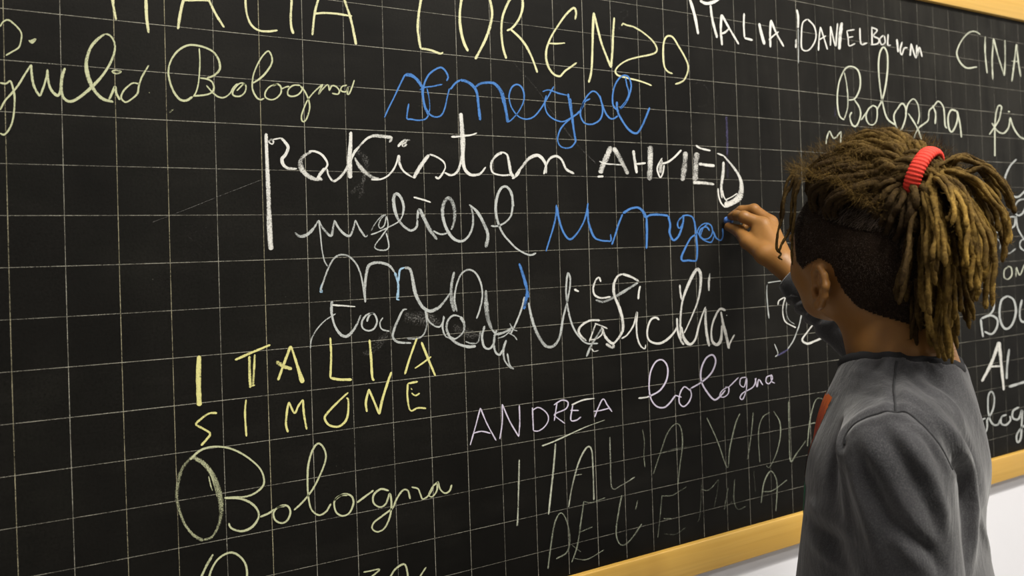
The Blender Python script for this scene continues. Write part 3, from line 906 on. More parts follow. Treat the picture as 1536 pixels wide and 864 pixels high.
# ------------------------------------------------------------------ smooth solids grown from distance fields
class Field:
    def __init__(s, lo, hi, h):
        s.lo = np.array(lo, float); s.h = h
        s.n = np.ceil((np.array(hi) - s.lo) / h).astype(int) + 1
        s.D = np.full(s.n, 1.0, np.float32)
        s.ax = [(s.lo[i] + np.arange(s.n[i]) * h).astype(np.float32) for i in range(3)]
    def sub(s, lo, hi):
        a = np.clip(np.floor((np.array(lo) - s.lo) / s.h).astype(int), 0, s.n); b = np.clip(np.ceil((np.array(hi) - s.lo) / s.h).astype(int) + 1, 0, s.n)
        if (b <= a).any(): return None, None
        sl = tuple(slice(a[i], b[i]) for i in range(3))
        g = np.meshgrid(s.ax[0][sl[0]], s.ax[1][sl[1]], s.ax[2][sl[2]], indexing='ij')
        return sl, g
    def merge(s, sl, d, k, op):
        D = s.D[sl]
        if op == 'add':
            if k > 0:
                q = np.clip(0.5 + 0.5 * (D - d) / k, 0, 1); s.D[sl] = D * (1 - q) + d * q - k * q * (1 - q)
            else: s.D[sl] = np.minimum(D, d)
        else:
            if k > 0:
                q = np.clip(0.5 - 0.5 * (D + d) / k, 0, 1); s.D[sl] = D * (1 - q) + (-d) * q + k * q * (1 - q)
            else: s.D[sl] = np.maximum(D, -d)
    def ell(s, c, r, A=None, k=0.01, op='add'):
        c = np.array(c, float); r = np.array(r, float); m_ = r.max() + k + 3 * s.h
        sl, g = s.sub(c - m_, c + m_)
        if sl is None: return
        p = [g[i] - c[i] for i in range(3)]
        if A is not None: p = [p[0] * A[i][0] + p[1] * A[i][1] + p[2] * A[i][2] for i in range(3)]
        k0 = np.sqrt(sum((p[i] / r[i]) ** 2 for i in range(3))); k1 = np.sqrt(sum((p[i] / r[i] ** 2) ** 2 for i in range(3))) + 1e-9
        s.merge(sl, (k0 * (k0 - 1) / k1).astype(np.float32), k, op)
    def cap(s, a, b, ra, rb=None, k=0.01, op='add'):
        a = np.array(a, float); b = np.array(b, float); rb = ra if rb is None else rb
        m_ = max(ra, rb) + k + 3 * s.h
        sl, g = s.sub(np.minimum(a, b) - m_, np.maximum(a, b) + m_)
        if sl is None: return
        ab = b - a; L = max(ab @ ab, 1e-12)
        p = [g[i] - a[i] for i in range(3)]
        t_ = np.clip((p[0] * ab[0] + p[1] * ab[1] + p[2] * ab[2]) / L, 0, 1)
        d = np.sqrt(sum((p[i] - t_ * ab[i]) ** 2 for i in range(3))) - (ra + (rb - ra) * t_)
        s.merge(sl, d.astype(np.float32), k, op)
    def chain(s, P, R, k=0.004):
        for i in range(len(P) - 1): s.cap(P[i], P[i + 1], R[i], R[i + 1], k if i else k)
    def cut(s, p, nrm, rad, k=0.0):
        "remove what lies beyond the plane, within rad of p"
        p = np.array(p, float); nrm = np.array(nrm, float) / np.linalg.norm(nrm)
        sl, g = s.sub(p - rad, p + rad)
        if sl is None: return
        d = sum((g[i] - p[i]) * nrm[i] for i in range(3))
        q = np.sqrt(sum((g[i] - p[i]) ** 2 for i in range(3)))
        D = s.D[sl]; s.D[sl] = np.where(q < rad, np.maximum(D, d), D)
    def mesh(s, relax=2):
        w = 3 * s.h
        grid = openvdb.FloatGrid(w)
        grid.copyFromArray(np.clip(s.D, -w, w).astype(np.float32))
        P, Q = grid.convertToQuads(0.0)
        P = P.astype(np.float64) * s.h + s.lo; Q = Q.astype(np.int64)
        # outward normals
        v = P[Q]; nrm = np.cross(v[:, 2] - v[:, 0], v[:, 3] - v[:, 1]); vol = (v.mean(1) * nrm).sum() 
        if vol < 0: Q = Q[:, ::-1]
        e = np.vstack([Q[:, [0, 1]], Q[:, [1, 2]], Q[:, [2, 3]], Q[:, [3, 0]]])
        cnt = np.bincount(e.ravel(), minlength=len(P)).astype(float)[:, None] + 1e-9
        for _ in range(relax):
            A = np.zeros_like(P)
            for c in range(3):
                A[:, c] = np.bincount(e[:, 0], P[e[:, 1], c], len(P)) + np.bincount(e[:, 1], P[e[:, 0], c], len(P))
            P = P * 0.4 + A / cnt * 0.6
        return P, Q
def vnormals(P, Q):
    v = P[Q]; n_ = np.cross(v[:, 2] - v[:, 0], v[:, 3] - v[:, 1]); N = np.zeros_like(P)
    for k in range(4):
        for c in range(3): N[:, c] += np.bincount(Q[:, k], n_[:, c], len(P))
    return N / (np.linalg.norm(N, axis=1)[:, None] + 1e-12)
def in_poly(x, y, poly):
    poly = np.array(poly, float); ins = np.zeros(len(x), bool); j = len(poly) - 1
    for i in range(len(poly)):
        xi, yi = poly[i]; xj, yj = poly[j]
        c = ((yi > y) != (yj > y)) & (x < (xj - xi) * (y - yi) / (yj - yi + 1e-12) + xi)
        ins ^= c; j = i
    return ins
def sub_faces(P, Q, keep):
    F = Q[keep]; u, inv = np.unique(F.ravel(), return_inverse=True)
    return P[u], inv.reshape(F.shape), u
nrmz = lambda v: np.array(v, float) / np.linalg.norm(v)

# ------------------------------------------------------------------ frames of the figure
R_ = math.radians
ZU = np.array([0, 0, 1.0])
HY, HP, HR = R_(12), R_(20), R_(5)
F0 = np.array([math.sin(HY), math.cos(HY), 0]); HL = np.array([-F0[1], F0[0], 0])
HF = F0 * math.cos(HP) + ZU * math.sin(HP); HU = -F0 * math.sin(HP) + ZU * math.cos(HP)
HL, HU = HL * math.cos(HR) - HU * math.sin(HR), HU * math.cos(HR) + HL * math.sin(HR)
CANAL = pd(1229, 434, 0.95)
HC = CANAL - (-0.010 * HF + 0.070 * HL - 0.020 * HU)
HA = np.array([HF, HL, HU])
def hp(f, l, u): return HC + 0.01 * (f * HF + l * HL + u * HU)
TY = R_(-30)
TF = np.array([math.sin(TY), math.cos(TY), 0]); TL = np.array([-TF[1], TF[0], 0]); TA = np.array([TF, TL, ZU])
NB = np.array([0.792, -0.412, 0.0])
def tp(f, l, z): return NB + f * TF + l * TL + np.array([0, 0, z])
def hz(x, y, Y): return pt(1060 + x / 5.76, 280 + y / 5.76, Y)      # enlarged crop of the hand

WR = hz(655, 665, -0.130)
R_EL = np.array([0.995, -0.262, 1.074]); R_SH = np.array([0.862, -0.335, 1.05])
L_SH = tp(0.0, 0.122, 1.045); L_EL = pd(1384, 1010, 0.80); L_WR = L_EL + TF * 0.075 + np.array([0, 0, -0.19])

# ------------------------------------------------------------------ materials of the figure
def make_skin():
    t = NT('warm_brown_skin'); co = t.coord()
    a = t.noise(14.0, 3, 0.6); b = t.noise(160.0, 2, 0.6)
    c = t.mix(t.maprange(a, 0.3, 0.7, 0, 1), (0.235, 0.105, 0.026), (0.285, 0.135, 0.036))
    c = t.mix(t.math('MULTIPLY', t.maprange(b, 0.5, 0.8, 0, 1), 0.35), c, (0.21, 0.095, 0.036))
    t.set(Base_Color=c, Roughness=0.46)
    t.b.inputs['Subsurface Weight'].default_value = 0.12; t.b.inputs['Specular IOR Level'].default_value = 0.35
    t.b.inputs['Subsurface Radius'].default_value = (0.006, 0.0025, 0.001)
    t.b.inputs['Subsurface Scale'].default_value = 0.6
    t.bump(t.noise(700.0, 2, 0.6), 0.16, 0.0006)
    return t.m
def make_cloth():
    t = NT('charcoal_sweatshirt_cotton')
    a = t.noise(9.0, 4, 0.6); f = t.noise(900.0, 2, 0.7); s_ = t.noise(60.0, 3, 0.6)
    c = t.mix(t.maprange(a, 0.3, 0.7, 0, 1), (0.019, 0.019, 0.022), (0.047, 0.046, 0.051))
    c = t.mix(t.math('MULTIPLY', t.maprange(f, 0.45, 0.8, 0, 1), 0.35), c, (0.17, 0.17, 0.17))
    t.set(Base_Color=c, Roughness=0.92)
    t.b.inputs['Specular IOR Level'].default_value = 0.15
    t.b.inputs['Sheen Weight'].default_value = 0.25; t.b.inputs['Sheen Roughness'].default_value = 0.5
    wr = t.noise(1.0, 4, 0.62, vec=t.mapping(t.coord(), (26, 26, 11), (0.3, 0.2, 0.4)), dist=0.8)
    h_ = t.math('ADD', t.math('ADD', t.math('MULTIPLY', f, 0.25), t.math('MULTIPLY', s_, 0.6)), t.math('MULTIPLY', wr, 3.2))
    t.bump(h_, 0.42, 0.0022)
    return t.m
def make_dread():
    t = NT('matted_dreadlock_hair')
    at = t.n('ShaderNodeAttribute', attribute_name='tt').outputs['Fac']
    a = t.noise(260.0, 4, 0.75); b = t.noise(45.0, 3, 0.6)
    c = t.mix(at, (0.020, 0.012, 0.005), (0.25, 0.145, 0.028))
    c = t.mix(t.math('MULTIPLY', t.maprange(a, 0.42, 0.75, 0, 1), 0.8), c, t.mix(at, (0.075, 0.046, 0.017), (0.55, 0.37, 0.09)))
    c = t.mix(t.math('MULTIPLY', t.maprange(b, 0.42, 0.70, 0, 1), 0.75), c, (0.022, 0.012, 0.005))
    t.set(Base_Color=c, Roughness=0.85)
    t.b.inputs['Specular IOR Level'].default_value = 0.10
    t.bump(a, 0.9, 0.0016)
    return t.m
M_SKIN = make_skin(); M_CLOTH = make_cloth(); M_DREAD = make_dread()
M_SHAVE = plain('close_cropped_black_hair', (0.018, 0.011, 0.007), 0.8, 0.5, 120.0, 0.8, 500, 0.08)
M_HAIRB = plain('black_brown_hair', (0.012, 0.008, 0.005), 0.85, 0.3, 60.0, 0.8, 300, 0.08)
M_SEAM = plain('dark_thread', (0.012, 0.012, 0.014), 0.9)
M_RIB = plain('dark_ribbed_knit', (0.009, 0.009, 0.011), 0.95, 0.2, 300.0, 0.6, 700)
M_NAIL = plain('pale_nail', (0.55, 0.33, 0.22), 0.3, 0.05)
M_JEANS = plain('dark_denim', (0.03, 0.035, 0.06), 0.9, 0.3, 80.0, 0.4, 900)
M_SHOE = plain('grey_trainer_fabric', (0.14, 0.14, 0.15), 0.7)
M_SOLE = plain('white_rubber_sole', (0.6, 0.6, 0.58), 0.5)
M_EYE = plain('eye_white', (0.75, 0.73, 0.7), 0.15, 0.02)
M_IRIS = plain('dark_brown_iris', (0.03, 0.014, 0.006), 0.1)
M_BROW = M_SHAVE

person = tag(empty('person', (0.80, -0.42, 0.0)), 'child with tied-back dreadlocks and dark grey sweatshirt, seen from behind, writing on the board', 'person')
bpy.context.view_layer.update()

# ------------------------------------------------------------------ body: head, neck, writing hand and forearm
f = Field(HC - 0.16, HC + [0.15, 0.16, 0.15], 0.0017)
def he(c, r, k=0.012, op='add'): f.ell(hp(*c), [x * 0.01 for x in r], HA, k, op)
def hc(a, b, ra, rb, k=0.008, op='add'): f.cap(hp(*a), hp(*b), ra * .01, rb * .01, k, op)
he((-0.6, 0, 1.8), (9.1, 7.25, 8.2))
he((3.3, 0, 1.2), (5.2, 5.9, 6.0), 0.02)
he((3.8, 0, -3.4), (4.3, 4.8, 5.2), 0.02)
for s in (-1, 1):
    he((4.8, s * 3.1, -2.8), (2.6, 2.3, 2.3), 0.015)
    hc((-0.2, s * 5.0, -4.0), (5.4, s * 1.6, -7.0), 1.2, 1.2, 0.02)
    he((8.7, s * 3.0, -0.6), (1.3, 1.7, 1.1), 0.012, 'cut')
    he((7.0, s * 3.0, -0.8), (1.35, 1.5, 1.3), 0.004)
    hc((8.3, s * 1.6, 0.9), (7.4, s * 4.6, 0.7), 0.55, 0.4, 0.01)
    he((9.0, s * 1.05, -3.6), (0.75, 0.62, 0.6), 0.005)
    he((9.2, s * 0.8, -4.15), (0.4, 0.3, 0.35), 0.002, 'cut')
    hc((8.3, 0, -5.5), (7.6, s * 1.9, -5.65), 0.55, 0.3, 0.005)
    hc((8.1, 0, -6.4), (7.5, s * 1.6, -6.3), 0.62, 0.35, 0.005)
he((5.9, 0, -7.3), (1.5, 1.6, 1.2), 0.02)
hc((8.4, 0, 0.0), (9.6, 0, -3.1), 0.5, 0.8, 0.01)
he((9.7, 0, -3.3), (0.85, 0.95, 0.8), 0.006)
hc((8.3, 1.5, -5.95), (8.3, -1.5, -5.95), 0.14, 0.14, 0.001, 'cut')
# ears
EARP = 0.0
for s in (-1, 1):
    def ear(fx, u, o=0.0):
        fx = fx * 1.12; u = u * 0.80 + 0.1
        return hp(-1 + fx, s * (6.55 + 0.55 + 0.34 * max(0.0, 0.9 - fx) + o), -2 + u)
    hx = [(0.5, 0.5), (0.95, 1.7), (0.7, 2.7), (-0.3, 3.2), (-1.4, 2.8), (-2.05, 1.6), (-2.1, 0.2), (-1.7, -1.1), (-1.1, -2.0)]
    for a, b in zip(hx[:-1], hx[1:]): f.cap(ear(*a), ear(*b), 0.0037, 0.0037, 0.003)
    ah = [(-0.2, 2.1), (-1.0, 1.3), (-1.25, 0.2), (-1.0, -0.8), (-0.3, -1.3)]
    for a, b in zip(ah[:-1], ah[1:]): f.cap(ear(*a, -0.1), ear(*b, -0.1), 0.0026, 0.0026, 0.003)
    f.cap(ear(-0.9, -1.7), ear(-0.2, -2.3), 0.0048, 0.0042, 0.004)
    f.cap(ear(0.2, -1.7, -0.2), ear(0.45, -0.4, 0.1), 0.0032, 0.0036, 0.004)
    for k in range(7):
        a = k / 6.0
        f.cap(ear(0.5 - 0.5 * a, 2.2 - 3.9 * a, -0.75), ear(-1.85 + 0.5 * a, 1.9 - 3.6 * a, -0.45), 0.0022, 0.0022, 0.003)
    f.cap(hp(-1.0, s * 6.2, -1.2), hp(-1.6, s * 7.2, -1.0), 0.010, 0.005, 0.005)
    f.ell(hp(-1.35, s * 7.75, -2.0), (0.0058, 0.0060, 0.0068), HA, 0.002, 'cut')
# neck
nk0 = hp(-2.6, 0, -3.2); nk1 = tp(0.0, 0, 1.10)
f.cap(nk0, nk1, 0.047, 0.050, 0.022)
f.cap(hp(-5.0, 0, -1.5), tp(-0.018, 0, 1.09), 0.030, 0.040, 0.02)
HEADV, HEADQ = f.mesh(2)

# right hand on the chalk
f = Field(np.array([0.88, -0.22, 1.10]), np.array([1.06, 0.02, 1.32]), 0.00095)
IDX = [hz(485, 330, -0.076), hz(322, 262, -0.053), hz(262, 250, -0.033), hz(215, 258, -0.0165)]
MID = [hz(548, 312, -0.070), hz(408, 198, -0.042), hz(300, 205, -0.024), hz(232, 242, -0.011)]
RNG = [hz(568, 368, -0.066), hz(455, 250, -0.030), hz(375, 290, -0.022), hz(330, 350, -0.030)]
PNK = [hz(575, 440, -0.066), hz(500, 340, -0.034), hz(440, 370, -0.026), hz(405, 420, -0.034)]
THB = [hz(505, 590, -0.105), hz(352, 478, -0.066), hz(282, 385, -0.040), hz(190, 346, -0.0155)]
f.chain(IDX, [.0108, .0088, .0076, .0062], 0.003)
f.chain(MID, [.0105, .0084, .0072, .0060], 0.003)
f.chain(RNG, [.0092, .0074, .0062, .0052], 0.003)
f.chain(PNK, [.0085, .0064, .0055, .0048], 0.003)
f.chain(THB, [.0130, .0106, .0090, .0066], 0.004)
for P in (IDX, MID, RNG, PNK): f.ell(P[1], [.0079] * 3, None, 0.003)
for P, rr in ((IDX, .0105), (MID, .0105), (RNG, .0100), (PNK, .0100)): f.cap(P[0], WR + (P[0] - WR) * 0.12, rr, 0.0140, 0.006)
f.cap(THB[0], WR, .0135, .0150, 0.008)
f.cap(IDX[0] * .6 + THB[1] * .4, WR * .4 + THB[0] * .6, .0085, .011, 0.008)      # web of the thumb
f.cap(WR, WR + (R_EL - WR) * 0.75, 0.0178, 0.026, 0.010)
HANDV, HANDQ = f.mesh(2)

# left hand, hanging relaxed below the picture
f = Field(L_WR - [0.09, 0.09, 0.16], L_WR + [0.09, 0.09, 0.10], 0.0016)
dn = nrmz(L_WR - L_EL) * 0.5 + np.array([0, 0, -0.5]); dn = nrmz(dn); pf = TF - dn * (TF @ dn); pf = nrmz(pf); out = TL - dn * (TL @ dn) - pf * (TL @ pf); out = nrmz(out)
def lh(a, b, c): return L_WR + dn * a + pf * b - out * c
f.cap(L_WR, L_EL * .5 + L_WR * .5, .018, .022, .01)
for i, (o, l1, rr) in enumerate([(.022, .034, .0072), (.008, .038, .0074), (-.006, .035, .0071), (-.019, .027, .0062)]):
    P = [lh(.062, o, .0), lh(.062 + l1 * .8, o * 1.05, .010), lh(.062 + l1 * 1.25, o * 1.05, .024), lh(.062 + l1 * 1.4, o * 1.0, .037)]
    f.chain(P, [rr * 1.2, rr, rr * .9, rr * .75], .003); f.cap(L_WR, P[0], .014, .0105, .006)
f.chain([lh(.010, .014, .004), lh(.036, .034, .016), lh(.058, .036, .026), lh(.074, .032, .034)], [.013, .010, .0078, .006], .005)
LHV, LHQ = f.mesh(2)
# trunk, arms and legs under the clothes
f = Field([0.50, -0.66, 0.05], [1.14, -0.08, 1.17], 0.006)
f.cap(nk1 - [0, 0, 0.02], nk1 - [0, 0, 0.10], 0.040, 0.045, 0.02); f.ell(tp(0.018, 0, 0.93), (0.058, 0.100, 0.15), TA, 0.03); f.ell(tp(0.010, 0, 0.72), (0.065, 0.095, 0.11), TA, 0.03)
f.cap(tp(0.008, 0.08, 1.045), L_SH, 0.028, 0.030, 0.02); f.cap(L_SH, L_EL, 0.030, 0.026, 0.01); f.cap(L_EL, L_WR, 0.026, 0.018, 0.01)
f.cap(tp(0.010, -0.06, 1.045), R_SH, 0.028, 0.032, 0.02); f.cap(R_SH, R_EL, 0.032, 0.030, 0.01); f.cap(R_EL, WR + (R_EL - WR) * 0.4, 0.029, 0.021, 0.01)
for s, ff in ((1, -0.02), (-1, 0.03)):
    f.cap(tp(0, s * 0.062, 0.62), tp(0.015 + ff * .5, s * 0.068, 0.36), 0.055, 0.040, 0.03); f.cap(tp(0.015 + ff * .5, s * 0.068, 0.36), tp(ff, s * 0.070, 0.075), 0.040, 0.028, 0.02)
    f.cap(tp(ff, s * 0.070, 0.085), tp(ff + 0.05, s * 0.072, 0.055), 0.024, 0.020, 0.01)
INV, INQ = f.mesh(1)
BV = np.vstack([HEADV, HANDV, LHV, INV]); BQ = np.vstack([HEADQ, HANDQ + len(HEADV), LHQ + len(HEADV) + len(HANDV), INQ + len(HEADV) + len(HANDV) + len(LHV)])
body = link('body', mesh_np('body', BV, BQ), M_SKIN, person)
def blob(name, c, r, A, mat, parent, seg=16):
    bm = bmesh.new(); bmesh.ops.create_uvsphere(bm, u_segments=seg, v_segments=seg // 2 + 2, radius=1.0)
    M3 = np.array(A).T
    for v in bm.verts: v.co = Vector(np.array(c) + M3 @ (np.array(v.co) * np.array(r)))
    me = bpy.data.meshes.new(name); bm.to_mesh(me); bm.free(); return link(name, me, mat, parent)
def frame_of(a, b, up):
    x = nrmz(b - a); z = np.array(up) - x * (np.array(up) @ x); z = nrmz(z); return np.array([x, np.cross(z, x), z])
A = frame_of(IDX[2], IDX[3], -FWD * 0.6 - DWN); blob('fingernail', IDX[3] * .80 + IDX[2] * .20 + A[2] * .0044, (.0048, .0038, .0013), A, M_NAIL, body)
A = frame_of(THB[2], THB[3], -FWD * 0.9 + DWN * 0.5); blob('fingernail', THB[3] * .85 + THB[2] * .15 + A[2] * .0050, (.0055, .0045, .0013), A, M_NAIL, body)
for s in (-1, 1):
    e = blob('eye', hp(7.15, s * 3.0, -0.8), (.0118, .0118, .0118), HA, M_EYE, person)
    blob('iris', hp(8.22, s * 3.0, -0.8), (.0016, .0050, .0050), HA, M_IRIS, e)
    bv = []
    blob('eyebrow', hp(8.35, s * 3.1, 1.35), (.004, .018, .0030), HA, M_BROW, person)

# ------------------------------------------------------------------ sweatshirt
f = Field([0.50, -0.66, 0.60], [1.14, -0.08, 1.17], 0.0030)
def te(c, r, k=0.03, op='add'): f.ell(tp(*c), r, TA, k, op)
te((0.019, 0.0, 0.94), (0.083, 0.128, 0.175))
te((0.000, 0.0, 1.00), (0.064, 0.110, 0.105), 0.04)
te((0.013, 0, 0.79), (0.106, 0.125, 0.17), 0.05)
f.cap(tp(-0.005, 0.085, 1.060), tp(-0.005, -0.075, 1.055), 0.046, 0.042, 0.04)
f.cap(tp(0.0, 0.0, 1.098), tp(0.0, 0.0, 1.02), 0.060, 0.07, 0.03)
# left sleeve
f.cap(L_SH, L_EL, 0.047, 0.044, 0.022)
f.cap(L_EL, L_WR, 0.044, 0.031, 0.012)
f.ell(L_WR * .9 + L_EL * .1, (.032, .032, .03), None, 0.006)
f.cut(L_WR, nrmz(L_WR - L_EL), 0.07)
# right sleeve, reaching forward
CUFF = WR + (R_EL - WR) * 0.19
f.cap(R_SH, R_EL, 0.054, 0.043, 0.03)
f.cap(R_EL, CUFF, 0.043, 0.030, 0.015)
f.cut(CUFF, nrmz(WR - R_EL), 0.075)
f.cap(CUFF + (WR - R_EL) * .3, CUFF + (R_EL - WR) * 0.10, 0.0215, 0.026, 0.002, 'cut')
f.cut(tp(0, 0, 0.665), (0, 0, -1), 0.3)
# neck opening
f.cap(nk0, nk1 + [0, 0, 0.01], 0.052, 0.055, 0.006, 'cut')
SV, SQ = f.mesh(3)
def ray_pts(V, Q, polypx):
    bvh = BVHTree.FromPolygons([tuple(v) for v in V], [tuple(q) for q in Q]); out = []
    for x, y in polypx:
        d = ray(x, y); h_ = bvh.ray_cast(Vector(CAM), Vector(nrmz(d)))
        if h_[0] is not None: out.append(np.array(h_[0]))
    return np.array(out), bvh
def dist_poly(V, P):
    best = np.full(len(V), 9.0); tb = np.zeros(len(V)); n_ = len(P) - 1
    for i in range(n_):
        ab = P[i + 1] - P[i]; t_ = np.clip(((V - P[i]) @ ab) / (ab @ ab + 1e-12), 0, 1)
        d = np.linalg.norm(V - P[i] - t_[:, None] * ab, axis=1); m_ = d < best
        best[m_] = d[m_]; tb[m_] = (i + t_[m_]) / n_
    return best, tb
# folds: ridges (+) and creases (-) as raised or sunken lines on the cloth, amplitude mm, width mm
Z = lambda x, y: (1140 + x / 2.374, 500 + y / 2.374)                 # enlarged crop of the sweatshirt
FOLDS = [
    (+3.0, 9, [(345, 330), (400, 420), (470, 540), (540, 660), (600, 800)]),
    (-3.0, 7, [(350, 440), (400, 530), (450, 640), (480, 760)]),
    (+3.0, 8, [(320, 480), (360, 590), (400, 720), (420, 860)]),
    (+3.0, 8, [(470, 320), (540, 420), (610, 520), (660, 640)]),
    (-3.5, 7, [(430, 330), (500, 430), (570, 540), (620, 640), (650, 740)]),
    (-3.0, 6, [(560, 330), (610, 390), (650, 470)]),
    (+2.5, 7, [(590, 560), (640, 620), (660, 720)]),
    (-2.5, 6, [(480, 660), (560, 740), (640, 790)]),
    (+2.5, 7, [(450, 700), (540, 800), (600, 860)]),
    (-3.0, 6, [(560, 720), (620, 800), (660, 860)]),
    # back panel
    (-5.0, 8, [(600, 310), (660, 370), (700, 460), (725, 560), (735, 680), (725, 800)]),
    (+5.0, 9, [(620, 290), (690, 370), (735, 470), (752, 580), (756, 700), (750, 840)]),
    (-3.0, 7, [(640, 250), (705, 320), (750, 430), (772, 560)]),
    (+3.0, 8, [(600, 180), (680, 240), (730, 330)]),
    (-2.5, 7, [(560, 130), (640, 190), (710, 260)]),
    (+2.5, 8, [(500, 200), (560, 240), (610, 260)]),
    (-2.5, 6, [(510, 130), (590, 200), (640, 230)]),
    (+2.5, 6, [(770, 620), (790, 700), (820, 800)]),
    # front panel
    (+3.0, 8, [(300, 300), (290, 420), (300, 560), (320, 700)]),
    (-3.0, 7, [(285, 330), (265, 450), (270, 600)]),
    (+3.5, 8, [(170, 600), (220, 640), (290, 680), (340, 720)]),
    (-3.5, 7, [(165, 670), (230, 720), (300, 750)]),
    (+3.0, 7, [(180, 740), (250, 800), (320, 850)]),
    (+2.0, 6, [(330, 130), (400, 150), (460, 180)]),
    (-2.0, 6, [(320, 200), (380, 210), (450, 230)]),
]
SEAMS = [[(484, 272), (480, 235), (476, 190), (482, 130), (486, 98)],
         [(303, 400), (308, 360), (335, 325), (380, 295), (430, 280), (484, 273), (530, 283), (580, 315), (625, 360), (665, 420), (692, 480)]]
_, bvS = ray_pts(SV, SQ, [])
def on_shirt(pl):
    Q = catmull(np.array([Z(*p) for p in pl]), 3.0); out_ = []
    for x, y in Q:
        h_ = bvS.ray_cast(Vector(CAM), Vector(nrmz(ray(x, y))))
        if h_[0] is not None and (not out_ or np.linalg.norm(np.array(h_[0]) - out_[-1]) < 0.05): out_.append(np.array(h_[0]))
    return np.array(out_)
SN = vnormals(SV, SQ)
disp = np.zeros(len(SV))
for amp, wid, pl in FOLDS:
    P = on_shirt(pl)
    if len(P) < 2: continue
    P = P[::2] if len(P) > 6 else P
    d, tt = dist_poly(SV, P)
    disp += amp * 0.0014 * np.exp(-(d / (wid * 0.001)) ** 2) * np.sin(np.pi * np.clip(tt, 0.03, 0.97)) ** 0.5
seamP = []
for pl in SEAMS:
    P = on_shirt(pl); seamP.append(P)
    d, tt = dist_poly(SV, P[::2]); disp -= 0.0016 * np.exp(-(d / 0.0040) ** 2); disp += 0.0012 * np.exp(-((d - 0.009) / 0.004) ** 2)
# folds around the rest of the garment
x, y, z = SV.T
disp += 0.0016 * np.sin(55 * z + 18 * np.sin(9 * x + 4 * y) + 30 * (x - y)) * (0.5 + 0.5 * np.sin(23 * x - 31 * y + 17 * z))
dS, _t = dist_poly(SV, np.array([R_SH, R_EL, CUFF])); wS = np.clip(1.6 - dS / 0.05, 0, 1)
disp += wS * 0.0028 * np.sin(200 * (SV @ nrmz(CUFF - R_EL)) + 5 * np.sin(40 * x + 60 * z))
dC = np.linalg.norm(SV - CUFF, axis=1)
SV = SV + SN * disp[:, None]
shirt = link('sweatshirt', mesh_np('sweatshirt', SV, SQ), M_CLOTH, person)
def tube(P, r, n=8, tt=None, closed=False, rib=0.0, lump=0.0, rs=None, up=None, squash=1.0):
    "tube around a polyline: r scalar or per-point"
    P = np.asarray(P, float); m_ = len(P); r = np.broadcast_to(np.asarray(r, float), (m_,)).copy()
    T = np.gradient(P, axis=0) if not closed else np.roll(P, -1, 0) - np.roll(P, 1, 0)
    T /= np.linalg.norm(T, axis=1)[:, None] + 1e-12
    u = np.cross(T[0], [0.3, 0.5, 0.8] if up is None else up); u /= np.linalg.norm(u); V = []
    for i in range(m_):
        u = u - T[i] * (u @ T[i]); u /= np.linalg.norm(u) + 1e-12; w = np.cross(T[i], u)
        a = np.arange(n) * 2 * np.pi / n
        rr = r[i] * (1 + (rs.uniform(-lump, lump, n) if lump else 0))
        V.append(P[i] + (np.cos(a) * rr)[:, None] * u + (np.sin(a) * rr * squash)[:, None] * w)
    V = np.vstack(V); F = []
    mm = m_ if closed else m_ - 1
    for i in range(mm):
        b0 = i * n; b1 = ((i + 1) % m_) * n
        for k in range(n): F.append((b0 + k, b0 + (k + 1) % n, b1 + (k + 1) % n, b1 + k))
    if not closed:
        F.append(tuple(range(n))[::-1]); F.append(tuple(range((m_ - 1) * n, m_ * n)))
    return V, F
for P in [q for q in seamP if len(q) > 2]:
    bv2 = BVHTree.FromPolygons([tuple(v) for v in SV], [tuple(q) for q in SQ])
    PP = np.array([np.array(bv2.find_nearest(Vector(p))[0]) for p in P])
    V, F = tube(PP, 0.0012, 6); link('seam', mesh_np('seam', V, F), M_SEAM, shirt)
# ribbed collar following the neck opening
cdir = nrmz(nk0 - nk1); a0 = nrmz(np.cross(cdir, [0, 0, 1.0]) if abs(cdir[2]) < .99 else TF); a0 = nrmz(TF - cdir * (TF @ cdir)); a1 = np.cross(cdir, a0)
bv2 = BVHTree.FromPolygons([tuple(v) for v in SV], [tuple(q) for q in SQ])
ring = []
for k in range(72):
    a = k * 2 * np.pi / 72; dr = math.cos(a) * a0 + math.sin(a) * a1
    base = nk1 + dr * 0.0555; h_ = bv2.ray_cast(Vector(base + cdir * 0.08 + dr * 0.004), Vector(-cdir), 0.2)
    ring.append(np.array(h_[0]) if h_[0] is not None else base)
ring = np.array(ring)
hgt = (ring - nk1) @ cdir
hs = np.array([np.median(np.take(hgt, range(i - 6, i + 7), mode='wrap')) for i in range(72)])
ring = ring + (hs - hgt)[:, None] * cdir
V = []; F = []
prof = [(-0.006, 0.004), (-0.001, 0.0062), (0.005, 0.0060), (0.010, 0.0030), (0.010, -0.0005), (0.004, -0.0012), (-0.004, -0.001)]
for k in range(72):
    dr = nrmz(ring[k] - nk1 - cdir * hs[k])
    for (hh, oo) in prof: V.append(ring[k] + cdir * (hh * .8) + dr * (oo - 0.0055))
for k in range(72):
    for j in range(len(prof)):
        a, b = k * len(prof), ((k + 1) % 72) * len(prof); j2 = (j + 1) % len(prof)
        F.append((a + j, b + j, b + j2, a + j2))
o = link('collar', mesh_np('collar', V, F), M_RIB, shirt); o['label'] = 'black ribbed collar'
